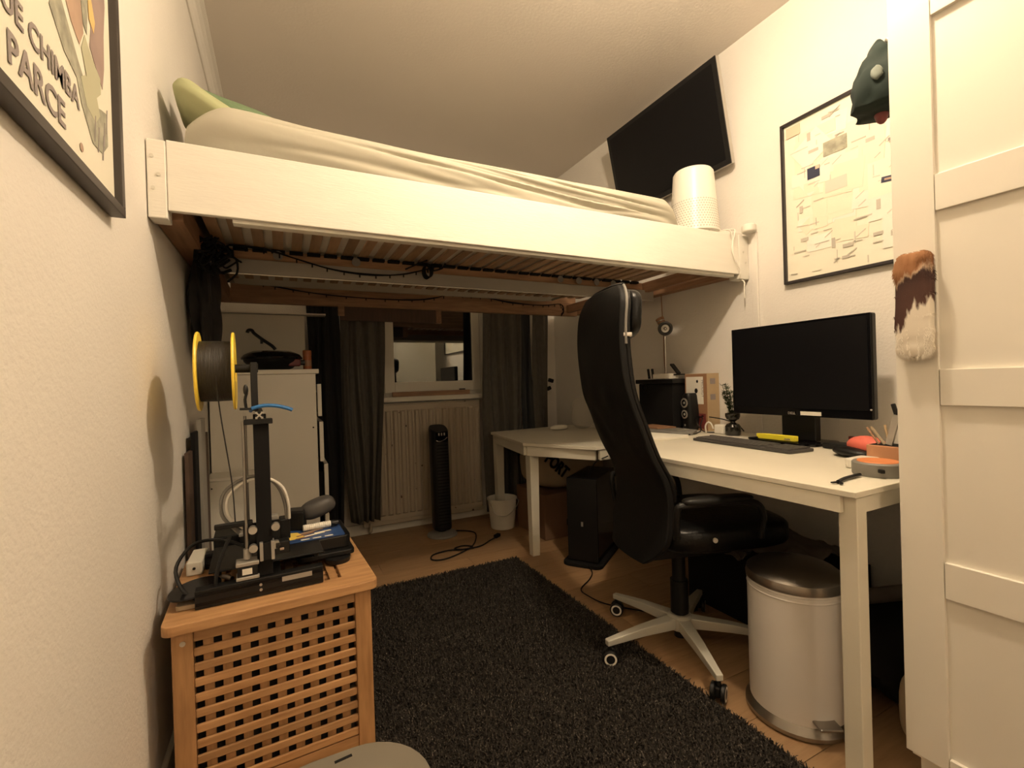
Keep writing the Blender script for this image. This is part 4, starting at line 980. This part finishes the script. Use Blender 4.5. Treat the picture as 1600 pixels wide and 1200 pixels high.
# speaker tower group
sw=thing('subwoofer','black boxy subwoofer on the desk behind the chair','speaker',(2.39,2.46,ZD+.001))
B().box(2.30,2.485,2.26,2.58,ZD+.001,.955).build('cabinet','blackmatte',sw,bevel=.004)
B().box(2.285,2.49,2.245,2.60,.956,.985).build('top_plate','black',sw,bevel=.004)
B().lathe([(.018,0),(.026,0),(.028,.004),(.018,.004),(.018,0)],(2.2995,2.52,.93),20,rotm(0,-PI/2,0),caps=False).build('port','blackgloss',sw,smooth=30)
rt=thing('wifi_router','small white router with two black antennas on the subwoofer','router',(2.36,2.42,.986))
B().box(2.30,2.38,2.28,2.44,.986,1.022).build('case','white',rt,bevel=.005)
for y in (2.475,2.515): B().beam((2.34,y,.990),(2.34,y+.01,1.06),.010,.016).build('antenna','black',rt,bevel=.002)
tag(B().prism([(2.33,2.275),(2.42,2.26),(2.44,2.34),(2.36,2.36)],1.009,1.018).beam((2.35,2.25,1.02),(2.36,2.32,1.085),.03,.012).build('folded_stand','black',bevel=.002),'small black folded stand leaning on the router','stand')
ds=thing('desk_speaker','small black satellite speaker with two round drivers','speaker',(2.36,2.17,ZD+.001),math.radians(-8))
def spk(u,v):
    a=2*PI*u; z=v*.24; wv=.047-.010*abs(v-.35)**1.5*3; e=.8 if v in(0,1) else 1
    return Vector((.045*math.copysign(abs(math.cos(a))**.6,math.cos(a))*e,wv*math.copysign(abs(math.sin(a))**.6,math.sin(a))*e,z))
b=B().grid(spk,30,16,wrapu=True); b.add([spk(k/30,1) for k in range(30)],[tuple(range(30))]); b.add([spk(k/30,0) for k in range(30)],[tuple(range(30))[::-1]])
b.build('cabinet','black',ds,local=True,smooth=40)
for z,r in ((.178,.030),(.105,.027)):
    rg=B().lathe([(r*.75,0),(r,0),(r*1.05,.005),(r*.72,.007)],(-.045,0,z),26,rotm(0,-PI/2,0),caps=False).build('driver_ring','silver',ds,local=True,smooth=30)
    B().lathe([(.0,.001),(r*.7,.004)],(-.046,0,z),20,rotm(0,-PI/2,0),caps=False).build('cone','blackgloss',rg,local=True,smooth=30)
    B().ell((-.049,0,z),(.005,r*.3,r*.3),nu=12,nv=8).build('dust_cap','alu',rg,local=True,smooth=True)
B().obox((-.0465,0,.035),(.002,.010,.012)).build('badge','silver',ds,local=True)
wbx=thing('speaker_box','tall brown packaging box with a white printed label against the right wall','box',(2.43,2.15,ZD+.001))
B().box(2.385,2.492,2.055,2.235,ZD+.001,1.015).build('carton','ply',wbx,bevel=.002)
B().box(2.3832,2.3848,2.058,2.232,ZD+.004,1.012).build('brown_face','cardbrown',wbx)
B().box(2.3815,2.383,2.085,2.222,.82,.995).build('white_label','paper',wbx)
B().box(2.3815,2.383,2.070,2.225,.665,.76).build('red_face','red',wbx)
for y,z,r in ((2.13,.965,.010),(2.14,.905,.016),(2.145,.85,.008)): B().ell((2.3812,y,z),(.0006,r*.8,r),nu=12,nv=8).build('printed_speaker','black',wbx)
text('label_lettering','PRODIGY',.026,(2.3812,2.098,.975),basis((0,0,-1),(0,-1,0)),'ink',wbx,ext=.0003)
for z in (.965,.865):
    g=B().box(2.41,2.455,2.0535,2.0548,z-.018,z+.018).build('printed_mark','ink',wbx)
tag(B().tube([(2.38,2.12,.74),(2.33,2.05,.735),(2.30,2.04,.70),(2.29,2.03,.665),(2.25,2.02,.656),(2.20,1.99,.656),(2.14,1.985,.656)],.0035,6,smooth=5).tube([(2.38,2.10,.745),(2.42,1.98,.73),(2.45,1.90,.70),(2.47,1.87,.66)],.0035,6,smooth=5).tube([(2.37,2.14,.73),(2.31,2.08,.72),(2.31,2.03,.66),(2.36,1.96,.656)],.003,6,smooth=5).build('speaker_cables','black',smooth=True),'black cables curling on the desk beside the small speaker','cable')
ch=thing('charger_block','white power adapter with its white cable loop beside the dark vase','charger',(2.35,1.93,ZD+.001))
B().prism(rc(2.315,2.39,1.890,1.960,.015),ZD+.001,ZD+.055).build('block','white',ch,bevel=.006)
B().tube([(2.30,2.00,ZD+.005),(2.29,1.995,ZD+.045),(2.295,1.98,ZD+.068),(2.30,1.962,ZD+.062),(2.31,1.955,ZD+.03)],.005,8,smooth=5).build('cable','white',ch,smooth=True)
vp=thing('potted_plant','small green plant in a dark waisted glass vase','plant',(2.33,1.85,ZD+.001))
B().lathe([(.0,0),(.036,0),(.042,.006),(.043,.050),(.034,.064),(.014,.074),(.014,.080),(.034,.094),(.040,.110),(.040,.128),(.036,.128),(.030,.10),(.0,.10)],(2.33,1.835,ZD+.001),30,caps=False).build('vase','darkglass',vp,smooth=30)
rs=random.Random(8); b=B(); st=B()
for k in range(13):
    a=rs.random()*6.28; l=rs.uniform(.11,.19); p=[Vector((2.33,1.835,ZD+.10))]
    for j in range(5): p.append(p[-1]+Vector((math.cos(a)*.006+rs.uniform(-.003,.003),math.sin(a)*.008+rs.uniform(-.002,.006),l/5)))
    st.tube([tuple(q) for q in p],.0015,5,smooth=2)
    for q in p[1:]:
        for m_ in range(11):
            an=rs.random()*6.28; d=Vector((math.cos(an),math.sin(an),rs.uniform(.1,.9))).normalized()*rs.uniform(.018,.030); s_2=d.cross(Vector((0,0,1))).normalized()*.003
            b.add([q,q+d*.5+s_2,q+d,q+d*.5-s_2],[(0,1,2,3)])
st.build('stems','leaf',vp,smooth=True); b.build('leaves','leaf',vp,kind='stuff')
lm=thing('clamp_lamp','small desk lamp with a brown spherical head on a thin chrome rod','lamp',(2.42,2.42,.986))
B().cyl((2.43,2.445,.986),(2.425,2.44,1.33),.006,10).build('rod','chrome',lm,smooth=True)
B().lathe([(.03,0),(.03,.01)],(2.43,2.445,.986),20).build('base','black',lm,smooth=30)
hc=Vector((2.385,2.395,1.335)); vd=Vector((-.66,-.70,-.12)).normalized(); Rl=Vector((0,0,1)).rotation_difference(vd).to_matrix()
B().lathe([(.012,-.040),(.034,-.030),(.047,-.008),(.050,.012),(.047,.024),(.040,.026),(.036,.012),(.02,.0),(.0,-.004)],hc,30,Rl,caps=False).build('head','keybase',lm,smooth=40)
B().cyl(hc+Vector((.006,.030,.030)),hc+Vector((.0,.05,.075)),.026,20,rb=.030).build('neck','cardbrown',lm,smooth=30)
B().cyl(hc+Vector((.003,.040,.052)),hc+Vector((.002,.042,.060)),.0305,20).build('ring','chrome',lm,smooth=30)
B().lathe([(.034,.008),(.02,.002),(.0,.0)],hc,24,Rl,caps=False).build('reflector','alu',lm,smooth=30)
B().ell(hc+vd*.012,(.012,.012,.012),nu=12,nv=8).build('bulb','chrome',lm,smooth=True)
tag(B().tube([(2.46,2.50,1.60),(2.455,2.49,1.45),(2.458,2.485,1.30),(2.45,2.48,1.15),(2.45,2.47,1.02)],.0035,6,smooth=4).build('hanging_cable','cardbrown',smooth=True),'dark cord hanging from the bed down to the clamp lamp','cable')
sl=thing('writing_pad','thick white pad of paper lying on the desk beside the chair','pad',(1.88,2.02,ZD+.001))
B().prism([(1.79,1.93),(2.04,1.895),(2.09,1.945),(1.98,2.30),(1.84,2.32)],ZD+.001,ZD+.013).build('sheets','paper',sl,bevel=.001)
tp=thing('grey_laptop','closed grey laptop with papers on top under the subwoofer edge','laptop',(2.20,2.25,ZD+.001))
B().prism([(2.06,2.04),(2.16,1.975),(2.28,2.05),(2.28,2.48),(2.02,2.44)],ZD+.001,ZD+.020).build('body','greypl',tp,bevel=.003)
tag(B().prism([(2.13,2.06),(2.23,2.06),(2.24,2.17),(2.14,2.17)],ZD+.0205,ZD+.026).build('silver_disc_case','silver',bevel=.001),'pale silver case on the closed laptop','case')
tag(B().prism([(2.12,2.22),(2.26,2.20),(2.27,2.42),(2.11,2.42)],ZD+.0205,ZD+.030).build('brown_notebook','cardbrown',bevel=.002),'brown notebook on the closed laptop','notebook')
# far end of the corner desk
CAM_SCALE = None
def bag(q,u,v): q.x*=1+.18*math.sin(4*u*6.28+q.z*20); q.y*=1+.12*math.sin(7*u*6.28); return q
tag(B().ell((1.90,2.72,ZK+.115),(.085,.055,.113),nu=40,nv=18,p=.8,fn=bag).build('plastic_bag','film',smooth=True),'crumpled clear plastic bag standing on the corner desk','bag')
tag(B().ell((1.74,2.78,ZK+.018),(.07,.035,.017),nu=20,nv=8,p=.8,fn=bag).build('crumpled_tissue','paper',smooth=True),'crumpled paper tissue on the far edge of the corner desk','tissue')
for lb,z,y in (('black plug hanging on the corner wall, the upper of two',1.0,3.24),('black plug hanging on the corner wall, the lower of two',.935,3.24)):
    tag(B().obox((1.965 if z>.96 else 1.94,3.245,z),(.045,.024,.03),rotm(0,-.4 if z<.96 else .3,0)).build('wall_plug','black',bevel=.005),lb,'plug')

# ============================================================ UNDER THE DESK
CAM_SCALE = None
pc_=thing('computer_tower','black desktop computer tower standing on a dark board under the desk','computer',(1.52,2.14,0),math.radians(-54))
# local x = along the front face, y = depth
B().box(-.085,.085,-.12,.24,.020,.470).build('case','blackgloss',pc_,local=True,bevel=.006)
B().box(-.083,.083,-.1225,-.1205,.025,.465).build('front_panel','black',pc_,local=True)
B().box(-.006,.006,-.1245,-.1226,.21,.235).build('logo_plate','alu',pc_,local=True,bevel=.001)
B().prism(rc(-.11,.11,-.16,.26,.04),0.001,.019).build('stand','blackmatte',pc_,local=True,bevel=.003)
tag(B().tube([(1.42,2.02,.02),(1.40,1.96,.006),(1.34,1.90,.006),(1.24,1.83,.006),(1.22,1.74,.014),(1.25,1.66,.006),(1.33,1.55,.006),(1.42,1.45,.006),(1.55,1.42,.006)],.003,6,smooth=4).build('floor_cable','blackmatte',smooth=True),'thin black cable running from the computer tower under the chair','cable')
tag(B().tube([(1.50,1.93,.60),(1.46,1.99,.56),(1.47,2.06,.48)],.003,6,smooth=4).build('desk_cable','blackmatte',smooth=True),'thin black cable dropping from the desk edge to the computer tower','cable')
cb=thing('cardboard_box','large brown cardboard box under the far end of the desk','box',(1.68,2.72,0))
B().box(1.44,1.95,2.50,2.88,.001,.285).build('carton','cardboard_d',cb,bevel=.004)
B().box(1.60,1.66,2.497,2.4995,.075,.115).build('hand_hole','black',cb)
sk=thing('canvas_sack','stuffed beige canvas sack with black lettering on the cardboard box','sack',(1.70,2.70,.286))
def sack(q,u,v):
    q.z=q.z if q.z<0 else q.z*.9; q+=Vector((.01*noise.noise(q*8),.01*noise.noise(q*8+Vector((9,0,0))),.012*noise.noise(q*6))); return q
B().ell((1.70,2.70,.432),(.27,.185,.142),rotm(0,.05,0),nu=40,nv=22,p=.5,fn=sack).build('sack','sack',sk,smooth=True)
text('lettering','PORT',.105,(1.452,2.508,.500),basis((.74,0,-.67),(.67,0,.74)),'black',sk,ext=.004,bold=.003,sx=.72)
bx=thing('black_crate','low black crate of old cloths on the floor under the desk','crate',(1.80,1.25,0))
for a in ((1.63,1.65,.98,1.54),(1.97,1.99,.98,1.54),(1.65,1.97,.98,1.0),(1.65,1.97,1.52,1.54)): B().box(a[0],a[1],a[2],a[3],.001,.26).build('side','blackmatte',bx,bevel=.002)
B().box(1.65,1.97,1.0,1.52,.001,.012).build('bottom','blackmatte',bx)
B().ell((1.81,1.26,.16),(.15,.25,.11),nu=24,nv=12,p=.6).build('dark_contents','darkcloth',bx,smooth=True)
def clothpile(c,sx,sy,h,seed):
    def f(u,v):
        x=(u-.5)*2; y=(v-.5)*2; r=math.sqrt(x*x+y*y)
        z=h*(1-.55*r*r)+.03*noise.noise(Vector((x*2.2,y*2.2,seed)))+.012*noise.noise(Vector((x*6,y*6,seed)))
        k=1+.18*noise.noise(Vector((x,y,seed+3)))
        return Vector((c[0]+x*sx*k,c[1]+y*sy*k,c[2]+max(z,-.03)))
    return B().grid(f,26,26)
tag(clothpile((1.79,1.22,.285),.15,.19,.06,2.).build('grey_cloth','greycloth',smooth=True,solid=.004),'crumpled grey brown cloth heaped on the black crate','cloth')
tag(clothpile((1.66,1.36,.275),.08,.12,.035,7.).build('grey_rag','greycloth',smooth=True,solid=.004),'small grey rag hanging over the near edge of the black crate','cloth')
tag(B().ell((1.74,.79,.125),(.22,.13,.122),nu=30,nv=16,p=.7,fn=bag).build('black_bag','blackmatte',smooth=True),'bulging black bag on the floor under the desk end','bag')
tag(B().cyl((1.66,.84,.272),(1.88,.74,.285),.024,16).build('paper_roll','greycloth',smooth=30),'rolled grey paper lying on the black bag under the desk','paper roll')
tag(B().ell((1.505,.645,.090),(.04,.028,.088),nu=22,nv=12,p=.7).build('beige_pouch','sack',smooth=True),'beige pouch on the floor between desk leg and wardrobe','pouch')

# ============================================================ BIN
bn=thing('pedal_bin','white pedal bin with a stainless steel lid in front of the desk','bin',(1.340,.862,0),math.radians(-118))
B().lathe([(.132,.0),(.138,.006),(.138,.016),(.131,.028),(.126,.036)],(0,0,.001),48).build('base_ring','steel',bn,local=True,smooth=30)
B().lathe([(.1245,.030),(.1255,.045),(.1255,.385),(.1270,.387),(.1270,.393)],(0,0,0),56).build('body','binwhite',bn,local=True,smooth=30)
B().lathe([(.1285,.3935),(.1290,.404),(.126,.418),(.108,.432),(.07,.441),(.02,.444)],(0,0,0),56).build('lid','steel',bn,local=True,smooth=40)
B().lathe([(.1260,.370),(.1270,.373),(.1260,.376)],(0,0,0),56,caps=False).build('rim_band','binwhite',bn,local=True,smooth=30)
B().box(.117,.159,-.030,.030,.052,.060).build('pedal','steel',bn,local=True,bevel=.003)
B().obox((-.126,0,.385),(.016,.05,.03)).build('hinge','black',bn,local=True,bevel=.003)

# ============================================================ CHAIR
ca=math.atan2(-.28,.96); chr_=thing('office_chair','high back black leather swivel chair with a five star aluminium base at the desk','chair',(1.2957,1.2696,0),ca)
# local: x = facing, y = sitter's left (away from camera)
def CL(b,name,mk,**k): return b.build(name,mk,chr_,local=True,**k)
cr_=[(-.205,.375),(-.178,.42),(-.155,.50),(-.148,.58),(-.162,.66),(-.205,.745),(-.248,.86),(-.278,.95),(-.292,1.05),(-.296,1.15),(-.288,1.24),(-.274,1.305)]
def crv(t):
    q=t*(len(cr_)-1); i=min(int(q),len(cr_)-2); f=q-i
    P=[cr_[max(i-1,0)],cr_[i],cr_[i+1],cr_[min(i+2,len(cr_)-1)]]
    return tuple(.5*((2*P[1][k])+(-P[0][k]+P[2][k])*f+(2*P[0][k]-5*P[1][k]+4*P[2][k]-P[3][k])*f*f+(-P[0][k]+3*P[1][k]-3*P[2][k]+P[3][k])*f*f*f) for k in(0,1))
def halfw(t,z):
    w_=.212 if z>.5 else .215
    if z>1.22: w_-= .055*((z-1.22)/.085)**2.2
    if z<.47: w_-= .085*((.47-z)/.095)**1.6
    return w_
def shell(off,thk,t0=0,t1=1,inset=0,crease=0):
    b=B(); nt,nw=64,18
    def pt_(i,j,front):
        t=t0+(t1-t0)*i/nt; x,z=crv(t); s_3=(j/nw)*2-1; hw=halfw(t,z)-inset
        bow=.018*(1-s_3*s_3)          # the back is slightly dished towards the sitter
        xx=x-bow+off+(thk if front else 0)
        if crease and not front: xx+= crease*noise.noise(Vector((s_3*2.5,z*9,1.)))*math.exp(-((z-.86)/.10)**2)
        return Vector((xx,s_3*hw,z))
    V=[pt_(i,j,fr) for fr in(0,1) for i in range(nt+1) for j in range(nw+1)]
    n=(nt+1)*(nw+1); F=[]
    for i in range(nt):
        for j in range(nw):
            a=i*(nw+1)+j; F.append((a,a+1,a+nw+2,a+nw+1)); F.append((n+a,n+a+nw+1,n+a+nw+2,n+a+1))
        for j in (0,nw):
            a=i*(nw+1)+j; F.append((a,a+nw+1,n+a+nw+1,n+a) if j==0 else (a,n+a,n+a+nw+1,a+nw+1))
    for i in (0,nt):
        for j in range(nw):
            a=i*(nw+1)+j; F.append((a,a+1,n+a+1,n+a))
    b.add(V,F); return b
CL(shell(0,.022,crease=.016),'backrest','chairback',smooth=50,bevel=.004)
CL(shell(.0225,.022,.28,.97,.012),'back_cushion','leather',smooth=50,bevel=.008)
# piping frame round the top
for sgn in (-1,1):
    pts=[]
    for k in range(11):
        t=.78+.22*k/10; x,z=crv(t); pts.append((x+.020,sgn*(halfw(t,z)+.001),z))
    CL(B().tube(pts,.0045,8,smooth=2),'frame_tube','greypl' if sgn<0 else 'black',smooth=True)
x,z=crv(1); CL(B().tube([(x+.02,-halfw(1,z),z+.003),(x+.01,-.07,z+.010),(x+.008,.07,z+.010),(x+.02,halfw(1,z),z+.003)],.0055,8,smooth=5),'frame_tube','black',smooth=True)
x,z=crv(.86); CL(B().obox((x+.024,-.206,1.138),(.030,.018,.014)),'headrest_clip','chrome',bevel=.003)
CL(B().ell((crv(.93)[0]+.062,0,1.215),(.030,.190,.085),rotm(0,.06,0),nu=36,nv=20,p=.5),'headrest','leather',smooth=True)
CL(B().ell((.09,0,.462),(.245,.232,.052),nu=40,nv=18,p=.45),'seat','leather',smooth=True)
CL(B().box(-.16,.14,-.12,.12,.375,.412),'tilt_mechanism','black',bevel=.008)
CL(B().cyl((.0,-.215,.470),(.0,-.236,.470),.008,10),'knob','knob',smooth=30)
for sgn in (-1,1):
    CL(B().tube([(-.14,sgn*.245,.49),(-.145,sgn*.262,.585),(-.11,sgn*.268,.600),(.09,sgn*.268,.598),(.15,sgn*.262,.560),(.155,sgn*.245,.47)],.011,8,smooth=5),'armrest_frame','black',smooth=True)
    CL(B().ell((-.01,sgn*.268,.612),(.12,.026,.012),nu=24,nv=10,p=.6),'armrest_pad','black',smooth=True)
CL(B().cyl((0,0,.12),(0,0,.376),.024,18).cyl((0,0,.13),(0,0,.25),.032,18),'gas_lift','black',smooth=30)
CL(B().lathe([(.040,.072),(.044,.080),(.044,.118),(.036,.124)],(0,0,0),28),'hub','arm',smooth=30)
CL(B().cyl((0,0,.04),(0,0,.0715),.022,16),'hub_foot','black',smooth=30)
caster=None
for k in range(5):
    a=math.radians(101+72*k)-ca
    d=Vector((math.cos(a),math.sin(a),0)); s4=Vector((-d.y,d.x,0))
    P=[]
    for r,hw,zb,zt_ in ((.035,.022,.078,.116),(.17,.017,.078,.108),(.312,.011,.070,.090)):
        for sy,z in((-1,zb),(1,zb),(1,zt_),(-1,zt_)): P.append(d*r+s4*(hw*sy)+Vector((0,0,z)))
    F=[(0,1,2,3),(8,11,10,9)]
    for i in (0,4):
        for j in range(4): F.append((i+j,i+4+j,i+4+(j+1)%4,i+(j+1)%4))
    CL(B().add(P,F),'base_arm','arm',bevel=.003)
    c=d*.300; b=B(); hd=a+random.uniform(-.9,.9)
    R=rotm(0,0,hd)
    ob=CL(B().cyl(c+Vector((0,0,.050)),c+Vector((0,0,.0715)),.008,10).obox(c+Vector((0,0,.036)),(.034,.014,.030),R),'caster','black',bevel=.003)
    for sy in (-1,1):
        ax=R@Vector((0,sy,0))
        q=Vector((0,0,1)).rotation_difference(ax).to_matrix()
        w0=B().lathe([(.0,0),(.022,0),(.027,.003),(.027,.012),(.024,.014),(.0,.014)],c+Vector((0,0,.030))+ax*.008,24,q,caps=False).build('wheel','black',ob,local=True,smooth=30)
        B().lathe([(.015,.0142),(.0205,.0146),(.0215,.0142),(.015,.0142)],c+Vector((0,0,.030))+ax*.008,24,q,caps=False).build('wheel_ring','knob',ob,local=True,smooth=30)
bpy.context.view_layer.update()
